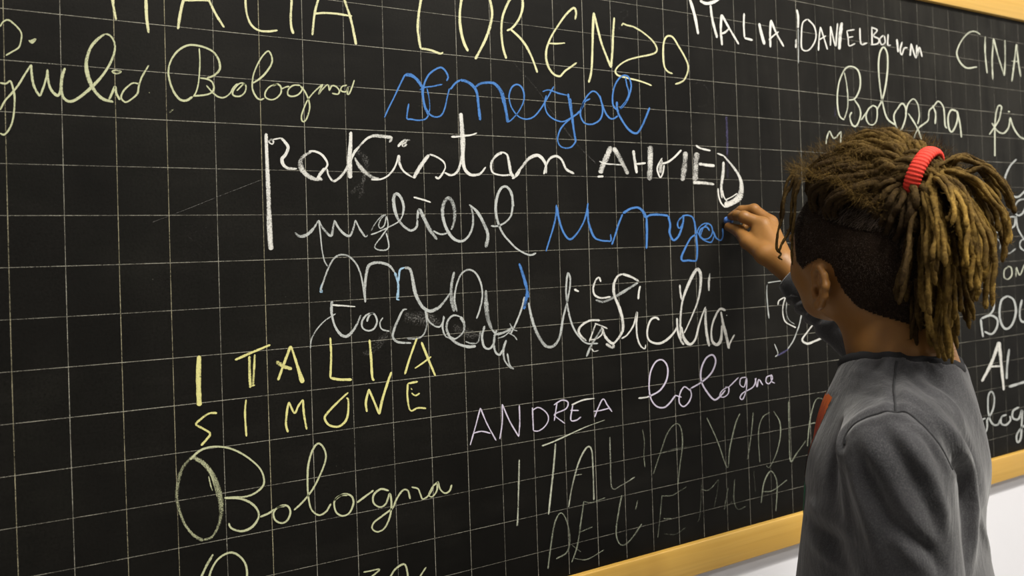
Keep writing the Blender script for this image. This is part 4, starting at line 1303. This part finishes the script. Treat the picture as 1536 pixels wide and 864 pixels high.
for nm, C_, ax, rr in (('cuff', CUFF, nrmz(WR - R_EL), 0.0295), ('cuff', L_WR * .97 + L_EL * .03, nrmz(L_WR - L_EL), 0.0315)):
    u = nrmz(np.cross(ax, [0.2, 0.1, 1])); w = np.cross(ax, u); V = []; F = []; n_ = 96
    prof = [(-0.020, 1.04), (-0.010, 1.06), (0.006, 1.02), (0.016, 0.92), (0.017, 0.84), (0.008, 0.84), (-0.018, 0.88)]
    for k in range(n_):
        a = k * 2 * np.pi / n_; dr = math.cos(a) * u + math.sin(a) * w
        for hh, q in prof: V.append(C_ + ax * hh + dr * (rr * q + (0.0006 if k % 2 else 0)))
    for k in range(n_):
        for j in range(len(prof)):
            a, b = k * len(prof), ((k + 1) % n_) * len(prof); j2 = (j + 1) % len(prof)
            F.append((a + j, b + j, b + j2, a + j2))
    link('cuff', mesh_np('cuff', V, F), M_CLOTH, shirt)
# printed motif on the chest, seen only at its edge
SN = vnormals(SV, SQ); pxS = px_of(SV)
loc = SV - NB; lf = loc @ TF; ll = loc @ TL; lz = SV[:, 2]
def print_part(label, polys, mat):
    vis = (SN @ TF > 0.12)
    for poly in polys:
        m_ = in_poly(ll, lz, poly) & vis
        keep = m_[SQ].all(1)
        if keep.sum() < 4: continue
        V, F, u = sub_faces(SV + SN * 0.0007, SQ, keep)
        o = link('chest_print', mesh_np('chest_print', V, F), mat, shirt); o['label'] = label
t = NT('orange_red_print'); t.set(Base_Color=t.mix(t.maprange(t.noise(30.0, 4, 0.7, vec=t.mapping(t.coord(), (1, 1, 0.25), (0.5, 0.3, 0))), 0.42, 0.62, 0, 1), (0.80, 0.17, 0.03), (0.30, 0.025, 0.012)), Roughness=0.6); M_PR = t.m
M_PG = plain('green_print', (0.01, 0.14, 0.07), 0.6, 0.3)
print_part('orange and red printed motif', [[(0.048, 1.085), (0.042, 1.06), (0.040, 1.03), (0.020, 0.99), (-0.06, 0.99), (-0.06, 1.085)]], M_PR)
print_part('green printed patch', [[(0.044, 0.990), (0.040, 0.958), (-0.05, 0.955), (-0.05, 0.985)]], M_PG)

# ------------------------------------------------------------------ trousers and shoes (below the picture)
f = Field([0.55, -0.65, 0.03], [1.05, -0.15, 0.74], 0.005)
f.ell(tp(-0.005, 0, 0.66), (0.095, 0.128, 0.10), TA, 0.02)
FEET = []
for s, ff in ((1, -0.02), (-1, 0.03)):
    hip = tp(0, s * 0.062, 0.62); kn = tp(0.015 + ff * .5, s * 0.068, 0.36); an = tp(ff, s * 0.070, 0.07); FEET.append((an, s))
    f.cap(hip, kn, 0.070, 0.054, 0.03); f.cap(kn, an, 0.054, 0.046, 0.02)
    f.cut(an - [0, 0, 0.015], (0, 0, -1), 0.12)
TV, TQ = f.mesh(2)
tn = vnormals(TV, TQ); TV = TV + tn * (0.002 * np.sin(90 * TV[:, 2] + 6 * np.sin(40 * TV[:, 0])))[:, None]
link('trousers', mesh_np('trousers', TV, TQ), M_JEANS, person)
for an, s in FEET:
    g0 = np.array([an[0], an[1], 0.0])
    f = Field(g0 - [0.17, 0.17, 0.0] - [0, 0, 0.02], g0 + [0.17, 0.17, 0.13], 0.004)
    f.ell(g0 + TF * 0.045 + [0, 0, 0.030], (0.105, 0.037, 0.030), TA, 0.0); f.ell(g0 - TF * 0.01 + [0, 0, 0.055], (0.055, 0.034, 0.045), TA, 0.03)
    f.cap(g0 + [0, 0, 0.07], g0 + [0, 0, 0.10], 0.034, 0.036, 0.01); f.cut(g0 + [0, 0, 0.015], (0, 0, -1), 0.3); f.cut(g0 + [0, 0, 0.105], (0, 0, 1), 0.15)
    V, Q = f.mesh(1); sh = link('shoe', mesh_np('shoe', V, Q), M_SHOE, person)
    f = Field(g0 - [0.17, 0.17, 0.012], g0 + [0.17, 0.17, 0.04], 0.003)
    f.ell(g0 + TF * 0.043 + [0, 0, 0.016], (0.112, 0.041, 0.030), TA, 0.0); f.cut(g0 + [0, 0, 0.022], (0, 0, 1), 0.3); f.cut(g0 + [0, 0, 0.0005], (0, 0, -1), 0.3)
    V, Q = f.mesh(1); link('sole', mesh_np('sole', V, Q), M_SOLE, sh)
# ------------------------------------------------------------------ hair
rs = np.random.RandomState(11)
def set_tt(me, vals):
    at = me.attributes.new('tt', 'FLOAT', 'POINT'); at.data.foreach_set('value', np.asarray(vals, np.float32))
# close-cropped sides and nape, following the scalp
HN = vnormals(HEADV, HEADQ)
lv = (HEADV - HC) @ HA.T                       # f, l, u in metres
mir = HC + np.c_[lv[:, 0], np.abs(lv[:, 1]), lv[:, 2]] @ HA
pm = px_of(mir)
SHAVE = [(1100, 60), (1170, 330), (1192, 345), (1196, 392), (1206, 404), (1214, 396), (1232, 388), (1248, 398), (1256, 420), (1268, 440), (1286, 460), (1312, 472), (1345, 482), (1400, 500), (1560, 520), (1560, 60)]
ok = in_poly(pm[:, 0], pm[:, 1], SHAVE) & (lv[:, 2] < 0.075)
front = (lv[:, 0] > 0.062)
earish = (np.abs(lv[:, 1]) > 0.0735) & (lv[:, 2] < 0.018)
ok &= ~front & ~earish
keep = ok[HEADQ].all(1)
CV, CF, cu = sub_faces(HEADV + HN * 0.0012, HEADQ, keep)
shaved = link('cropped_hair', mesh_np('cropped_hair', CV, CF), M_SHAVE, person); shaved['label'] = 'very short black hair on the side of the head and nape'
def hairs(name, S, Dr, L, w, mat, parent, curl=0.0, tt=None):
    "many fine curved hairs as one mesh: root points, directions, lengths"
    n_ = len(S); Dr = Dr / (np.linalg.norm(Dr, axis=1)[:, None] + 1e-9)
    side = np.cross(Dr, rs.normal(size=(n_, 3))); side /= np.linalg.norm(side, axis=1)[:, None] + 1e-9
    bend = np.cross(Dr, side) * (rs.uniform(-1, 1, n_) * curl * L)[:, None]
    V = np.stack([S - side * w, S + side * w, S + Dr * (L * .5)[:, None] + bend * .5 - side * w * .7, S + Dr * (L * .5)[:, None] + bend * .5 + side * w * .7, S + Dr * L[:, None] + bend * 1.6], 1).reshape(-1, 3)
    b = np.arange(n_)[:, None] * 5
    F = np.vstack([b + [0, 1, 3], b + [0, 3, 2], b + [2, 3, 4]])
    me = mesh_np(name, V, F)
    if tt is not None: set_tt(me, np.repeat(tt, 5))
    return tag(link(name, me, mat, parent, False), kind='stuff')
M_STUB = plain('short_black_hair_strands', (0.075, 0.050, 0.034), 0.5, 0.3, 50.0)
idx = rs.randint(0, len(CV), 26000); cn = HN[cu]
hairs('stubble', CV[idx] + rs.normal(size=(26000, 3)) * 0.0006, cn[idx] * 0.8 + rs.normal(size=(26000, 3)) * 0.35 - HF * 0.5 - HU * 0.2, rs.uniform(0.0015, 0.0034, 26000), 0.00010, M_STUB, shaved, 0.3)

# tie and bundle
TIE = pd(1386, 266, 0.885); TIE0 = TIE
TAX = nrmz(0.66 * RGT + 0.30 * DWN - 0.66 * FWD)
tu = nrmz(np.cross(TAX, [0, 0, 1.0])); tw = np.cross(TAX, tu)
TR = 0.0225
# scalp layer under the top dreadlocks
def sph(az, el, r=1.0):
    "direction on the head: azimuth from the face towards the left ear, elevation"
    return math.cos(el) * math.cos(az) * HF + math.cos(el) * math.sin(az) * HL + math.sin(el) * HU
RAD = np.array([0.091, 0.0725, 0.082])
CC = hp(-0.6, 0, 1.8)
def scalp(az, el, extra=0.0):
    d = np.array([math.cos(el) * math.cos(az), math.cos(el) * math.sin(az), math.sin(el)])
    k = 1 / np.sqrt(((d / RAD) ** 2).sum()); return CC + (d * (k + extra)) @ HA
def bound(az):                                   # lower edge of the long hair, by azimuth
    a = abs(math.degrees(az)); a = a if a <= 180 else 360 - a
    return R_(np.interp(a, [0, 40, 70, 100, 130, 155, 180], [30, 36, 46, 50, 40, 18, 5]))
V = []; F = []; NA, NE = 72, 20
for j in range(NE + 1):
    for i in range(NA):
        az = i * 2 * math.pi / NA; b = min(R_(30), bound(az if az < math.pi else az - 2 * math.pi)); el = b + (math.pi / 2 - b) * j / NE
        e_ = 0.0025 + 0.003 * min(1, j / 4.0)
        V.append(scalp(az, el, e_))
for j in range(NE):
    for i in range(NA): F.append((j * NA + i, j * NA + (i + 1) % NA, (j + 1) * NA + (i + 1) % NA, (j + 1) * NA + i))
hb = link('hair_roots', mesh_np('hair_roots', V, F), M_HAIRB, person)
frS, frD, frL, frT = [], [], [], []
n_ = 11000; az = rs.uniform(-math.pi, math.pi, n_); el = np.array([min(R_(30), bound(a)) for a in az]) + rs.uniform(R_(-1), R_(42), n_)
S = np.array([scalp(a, e_, 0.0050) for a, e_ in zip(az, el)]); nS = S - CC; nS /= np.linalg.norm(nS, axis=1)[:, None]
tg = TIE0 - S; tg -= nS * (tg * nS).sum(1)[:, None]; tg /= np.linalg.norm(tg, axis=1)[:, None]
hairs('short_hair', S, tg + nS * 0.22 + rs.normal(size=(n_, 3)) * 0.22, rs.uniform(0.006, 0.014, n_), 0.00014, M_STUB, hb, 0.4)
def dread(P, r0, r1, t0, t1, fuzz=0.0, tip=True, root_shade=False):
    P = np.asarray(P, float); n_ = len(P); u = np.linspace(0, 1, n_)
    r = r0 + (r1 - r0) * u
    ph = rs.uniform(0, 6.28, 3)
    r = r * (1 + 0.10 * np.sin(u * n_ * 0.9 + ph[0]) + 0.10 * np.sin(u * n_ * 0.37 + ph[1]) + rs.uniform(-.06, .06, n_))
    wob = 0.0011 * np.stack([np.sin(u * n_ * .31 + ph[0]), np.sin(u * n_ * .23 + ph[1]), np.sin(u * n_ * .27 + ph[2])], 1) * np.minimum(1, u * 3)[:, None]
    P = P + wob
    if tip: r[-1] *= 0.45; r[-2] *= 0.85
    V, F = tube(P, r, 9, lump=0.17, rs=rs)
    me = mesh_np('dreadlock', V, F); tk = t0 + (t1 - t0) * u
    if root_shade: tk = tk * np.interp(((P - CC) @ ZU) / 0.10, [0.35, 0.85], [0.12, 1.0])      # young dark growth plus painted-in shade low on the head
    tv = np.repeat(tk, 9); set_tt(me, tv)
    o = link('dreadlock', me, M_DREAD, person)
    if fuzz > 0:
        m_ = int(fuzz * n_); k = rs.randint(0, len(V), m_); c = np.repeat(P, 9, 0)[k]
        dr = V[k] - c; frS.append(V[k]); frD.append(dr / (np.linalg.norm(dr, axis=1)[:, None] + 1e-9) + rs.normal(size=(m_, 3)) * 0.8 + np.gradient(P, axis=0)[k // 9] * 100)
        frL.append(rs.uniform(0.002, 0.006, m_)); frT.append(tv[k])
    return o
dE = nrmz(TIE - CC); rE = np.linalg.norm(TIE - CC)
def top_strand(az, el, bulge, endr, enda, r0, fz, c0=0.10, c1=0.42):
    fr = max(0.0, math.cos(az)) ** 2; S = scalp(az, el, 0.008 + 0.013 * fr); dS_ = nrmz(S - CC); rS = np.linalg.norm(S - CC)
    E_ = TIE + TR * endr * (math.cos(enda) * tu + math.sin(enda) * tw) - TAX * 0.012
    dE_ = nrmz(E_ - CC); rE_ = np.linalg.norm(E_ - CC)
    om = math.acos(np.clip(dS_ @ dE_, -1, 1)); L = om * 0.1 + 0.02; n_ = max(8, int(L / 0.0028)); P = []
    for t_ in np.linspace(0, 1, n_):
        d = (math.sin((1 - t_) * om) * dS_ + math.sin(t_ * om) * dE_) / (math.sin(om) + 1e-9)
        
        # follow the ellipsoid, then rise to the tie
        dl = HA @ nrmz(d); k = 1 / np.sqrt(((dl / RAD) ** 2).sum()) + 0.002 + (0.007 + 0.006 * fr * (1 - t_)) * min(1, t_ * 6) + bulge * math.sin(math.pi * min(1, t_ * 1.02) ** 0.72) ** 0.6
        w_ = max(0.0, (t_ - 0.55) / 0.45) ** 1.6
        P.append(CC + nrmz(d) * (k * (1 - w_) + rE_ * w_))
    P = np.array(P); P = P * 1.0; P[-1] = E_
    P = np.vstack([P, E_ + TAX * 0.008, E_ + TAX * 0.016])
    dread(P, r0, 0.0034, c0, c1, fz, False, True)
for row, (de, cnt, bl, r0) in enumerate([(1, 60, 0.006, 0.0030), (10, 58, 0.016, 0.0033), (21, 50, 0.025, 0.0035), (33, 40, 0.029, 0.0036), (45, 30, 0.031, 0.0037), (56, 18, 0.031, 0.0037)]):
    for i in range(cnt):
        az = -math.pi + 2 * math.pi * (i + 0.5 * (row % 2) + rs.uniform(-.2, .2)) / cnt
        b = bound(az); el = b + R_(de) + R_(rs.uniform(-2, 2))
        if el > R_(84): continue
        d0 = nrmz(scalp(az, el) - CC)
        if math.acos(np.clip(d0 @ dE, -1, 1)) < R_(24): continue
        E0 = d0 - dE * (d0 @ dE); ang = math.atan2(E0 @ tw, E0 @ tu)
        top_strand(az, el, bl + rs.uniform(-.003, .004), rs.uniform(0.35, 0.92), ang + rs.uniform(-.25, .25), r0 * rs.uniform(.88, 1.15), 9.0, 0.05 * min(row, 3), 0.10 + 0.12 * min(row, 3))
for i in range(140):                              # darker locks swept back along the sides
    s_ = 1 if i % 2 else -1; az = s_ * R_(rs.uniform(14, 100)); el = R_(rs.uniform(29, 50))
    d0 = nrmz(scalp(az, el) - CC); E0 = d0 - dE * (d0 @ dE); ang = math.atan2(E0 @ tw, E0 @ tu)
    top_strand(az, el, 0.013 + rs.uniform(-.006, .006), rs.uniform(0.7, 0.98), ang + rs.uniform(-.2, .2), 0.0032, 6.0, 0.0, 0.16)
# ponytail: traced locks (photo pixels), then their neighbours
KEYS = [
    ([(1407, 236), (1433, 254), (1451, 260), (1467, 254), (1479, 252), (1497, 266), (1511, 291), (1525, 321)], -0.010, 1, .45),
    ([(1409, 234), (1437, 237), (1460, 241), (1479, 252), (1490, 266), (1502, 280), (1512, 300), (1518, 312)], 0.015, 3, .35),
    ([(1398, 247), (1428, 261), (1463, 268), (1479, 289), (1493, 307), (1504, 319), (1509, 342), (1507, 365), (1503, 395)], -0.02, 2, .8),
    ([(1393, 249), (1433, 266), (1460, 280), (1474, 300), (1484, 324), (1488, 347), (1491, 380), (1493, 412)], 0.03, 2, .4),
    ([(1391, 252), (1419, 273), (1442, 291), (1456, 310), (1470, 333), (1483, 356), (1484, 385), (1479, 425), (1478, 462)], -0.03, 6, .85),
    ([(1389, 254), (1414, 266), (1428, 286), (1433, 305), (1428, 323), (1420, 331)], -0.06, 1, .9),
    ([(1386, 256), (1416, 273), (1435, 293), (1440, 319), (1440, 342), (1441, 372)], -0.055, 2, .95),
    ([(1384, 259), (1400, 282), (1405, 305), (1412, 328), (1416, 356), (1421, 380), (1421, 397)], -0.05, 4, .7),
    ([(1379, 263), (1391, 296), (1398, 323), (1400, 356), (1398, 380), (1401, 400), (1402, 427)], -0.05, 4, .6),
    ([(1375, 273), (1386, 296), (1390, 342), (1389, 380), (1389, 440), (1397, 508)], -0.03, 5, .35),
    ([(1372, 284), (1372, 319), (1363, 360), (1361, 383), (1352, 418), (1345, 453)], -0.02, 3, .12),
    ([(1385, 268), (1400, 330), (1410, 400), (1408, 440), (1402, 470), (1403, 505), (1409, 542)], 0.0, 4, .55),
    ([(1385, 262), (1412, 300), (1424, 360), (1425, 420), (1423, 480), (1427, 547)], -0.02, 5, .6),
    ([(1388, 260), (1420, 290), (1434, 350), (1440, 400), (1447, 450), (1456, 492)], 0.01, 4, .5),
    ([(1388, 254), (1420, 276), (1440, 300), (1449, 330), (1453, 370), (1452, 408)], -0.045, 5, .95),
    ([(1392, 252), (1430, 272), (1452, 305), (1464, 345), (1467, 400), (1467, 445)], -0.04, 7, .95),
    ([(1372, 278), (1377, 330), (1380, 400), (1374, 460), (1370, 520)], 0.015, 6, .12),
    ([(1380, 270), (1392, 330), (1402, 390), (1412, 440), (1420, 490), (1418, 520)], 0.01, 6, .4),
    ([(1388, 258), (1425, 285), (1446, 320), (1458, 370), (1462, 420), (1458, 455)], 0.02, 6, .6),
    ([(1378, 272), (1384, 340), (1386, 410), (1380, 470), (1384, 525)], 0.03, 5, .15),
]
for P0, dz, cnt, tn_ in KEYS:
    for c in range(int(cnt * 2.3 + .5)):
        P = np.array(P0, float); n0 = len(P); u = np.linspace(0, 1, n0)
        if c:
            j = rs.normal(size=2) * [7.5, 6]; P = P + np.outer(u ** 0.8, j) + rs.normal(size=(n0, 2)) * 1.5 * u[:, None]
            cut = rs.uniform(0.72, 1.0); P = np.stack([np.interp(u * cut, u, P[:, k]) for k in range(2)], 1)
        dd = dz + (rs.uniform(-0.028, 0.028) if c else 0)
        dep = 0.872 + 0.0 * u + dd * np.sin(u * math.pi / 2)
        W3 = np.array([pd(p[0], p[1], d) for p, d in zip(P, dep)])
        a = rs.uniform(0, 6.28); ro = TR * math.sqrt(rs.uniform(0, .75))
        S = TIE + ro * (math.cos(a) * tu + math.sin(a) * tw)
        W3 = np.vstack([S - TAX * 0.006, S + TAX * 0.010, W3[1:]])
        Q = catmull(W3, 0.0026)
        dread(Q, rs.uniform(.0020, .0026), rs.uniform(.0020, .0026), 0.15 + .1 * tn_, min(1, tn_ * rs.uniform(.4, 1.2)), 3.0)
# thin locks dangling beside the forehead
for P0, dp in (([(1192, 262), (1186, 280), (1178, 297), (1173, 318), (1170, 337), (1168, 356), (1165, 372), (1170, 380), (1167, 386), (1173, 391)], 0.985),
               ([(1196, 262), (1191, 285), (1188, 310), (1184, 340), (1179, 358), (1172, 372), (1168, 378)], 0.98),
               ([(1190, 258), (1180, 276), (1174, 296), (1173, 318), (1171, 340)], 0.99),
               ([(1200, 270), (1193, 300), (1190, 335), (1188, 372), (1189, 398)], 0.975)):
    Q = catmull(np.array([pd(x, y, dp) for x, y in P0]), 0.0022)
    dread(Q, 0.0021, 0.0012, 0.1, 0.18, 1.0)
# frizz: short loose hairs standing off the locks
n_ = 8000
az = rs.uniform(-2.4, 2.4, n_); el = R_(25) + rs.uniform(0, R_(60), n_)
S = np.array([scalp(a, max(e_, bound(a)), 0.024 + rs.uniform(0, .022)) for a, e_ in zip(az, el)]); dS2 = S - CC
frS.append(S); frD.append(dS2 / np.linalg.norm(dS2, axis=1)[:, None] + rs.normal(size=(n_, 3)) * 0.7); frL.append(rs.uniform(0.006, 0.015, n_)); frT.append(np.full(n_, 0.35))
o = hairs('frizz', np.vstack(frS), np.vstack(frD), np.concatenate(frL), 0.00012, M_DREAD, person, 0.6, np.concatenate(frT))
# red elastic
n_ = 180; V = []; F = []; m_ = 12
for k in range(n_):
    a = k * 2 * np.pi / n_; dr = math.cos(a) * tu + math.sin(a) * tw
    rr = TR + 0.0035 + 0.0006 * math.sin(3 * a)
    ribh = 0.0010 * abs(math.sin(k * math.pi * 0.25))
    for j in range(m_):
        b = j * 2 * np.pi / m_
        V.append(TIE + dr * (rr + (0.0040 + ribh) * math.cos(b)) + TAX * ((0.0075 + ribh) * math.sin(b)))
for k in range(n_):
    for j in range(m_): F.append((k * m_ + j, k * m_ + (j + 1) % m_, ((k + 1) % n_) * m_ + (j + 1) % m_, ((k + 1) % n_) * m_ + j))
M_RED = plain('red_terry_elastic', (0.72, 0.035, 0.016), 0.8, 0.12, 300.0, 0.6, 900)
o = link('hair_tie', mesh_np('hair_tie', V, F), M_RED, person); o['label'] = 'bright red ribbed elastic hair tie'

# ------------------------------------------------------------------ the piece of blue chalk in the fingers
c0 = pt(1087.5, 329.5, -0.0052); c1 = (IDX[3] + THB[3]) / 2 + np.array([0.006, -0.004, 0.0]); ax = nrmz(c1 - c0)
P = np.array([c0 + ax * q for q in (-0.0008, 0.0, 0.0016, 0.004, 0.007, 0.011, 0.0122)]); r = [0.0028, 0.0042, 0.0050, 0.0052, 0.0052, 0.0050, 0.0034]
V, F = tube(P, r, 20, lump=0.03, rs=rs)
M_BCH = plain('blue_chalk', (0.10, 0.24, 0.68), 0.95, 0.12, 120.0, 0.4, 600)
tag(link('chalk_stick', mesh_np('chalk_stick', V, F), M_BCH), 'short stump of blue chalk held between thumb and finger against the board', 'chalk')
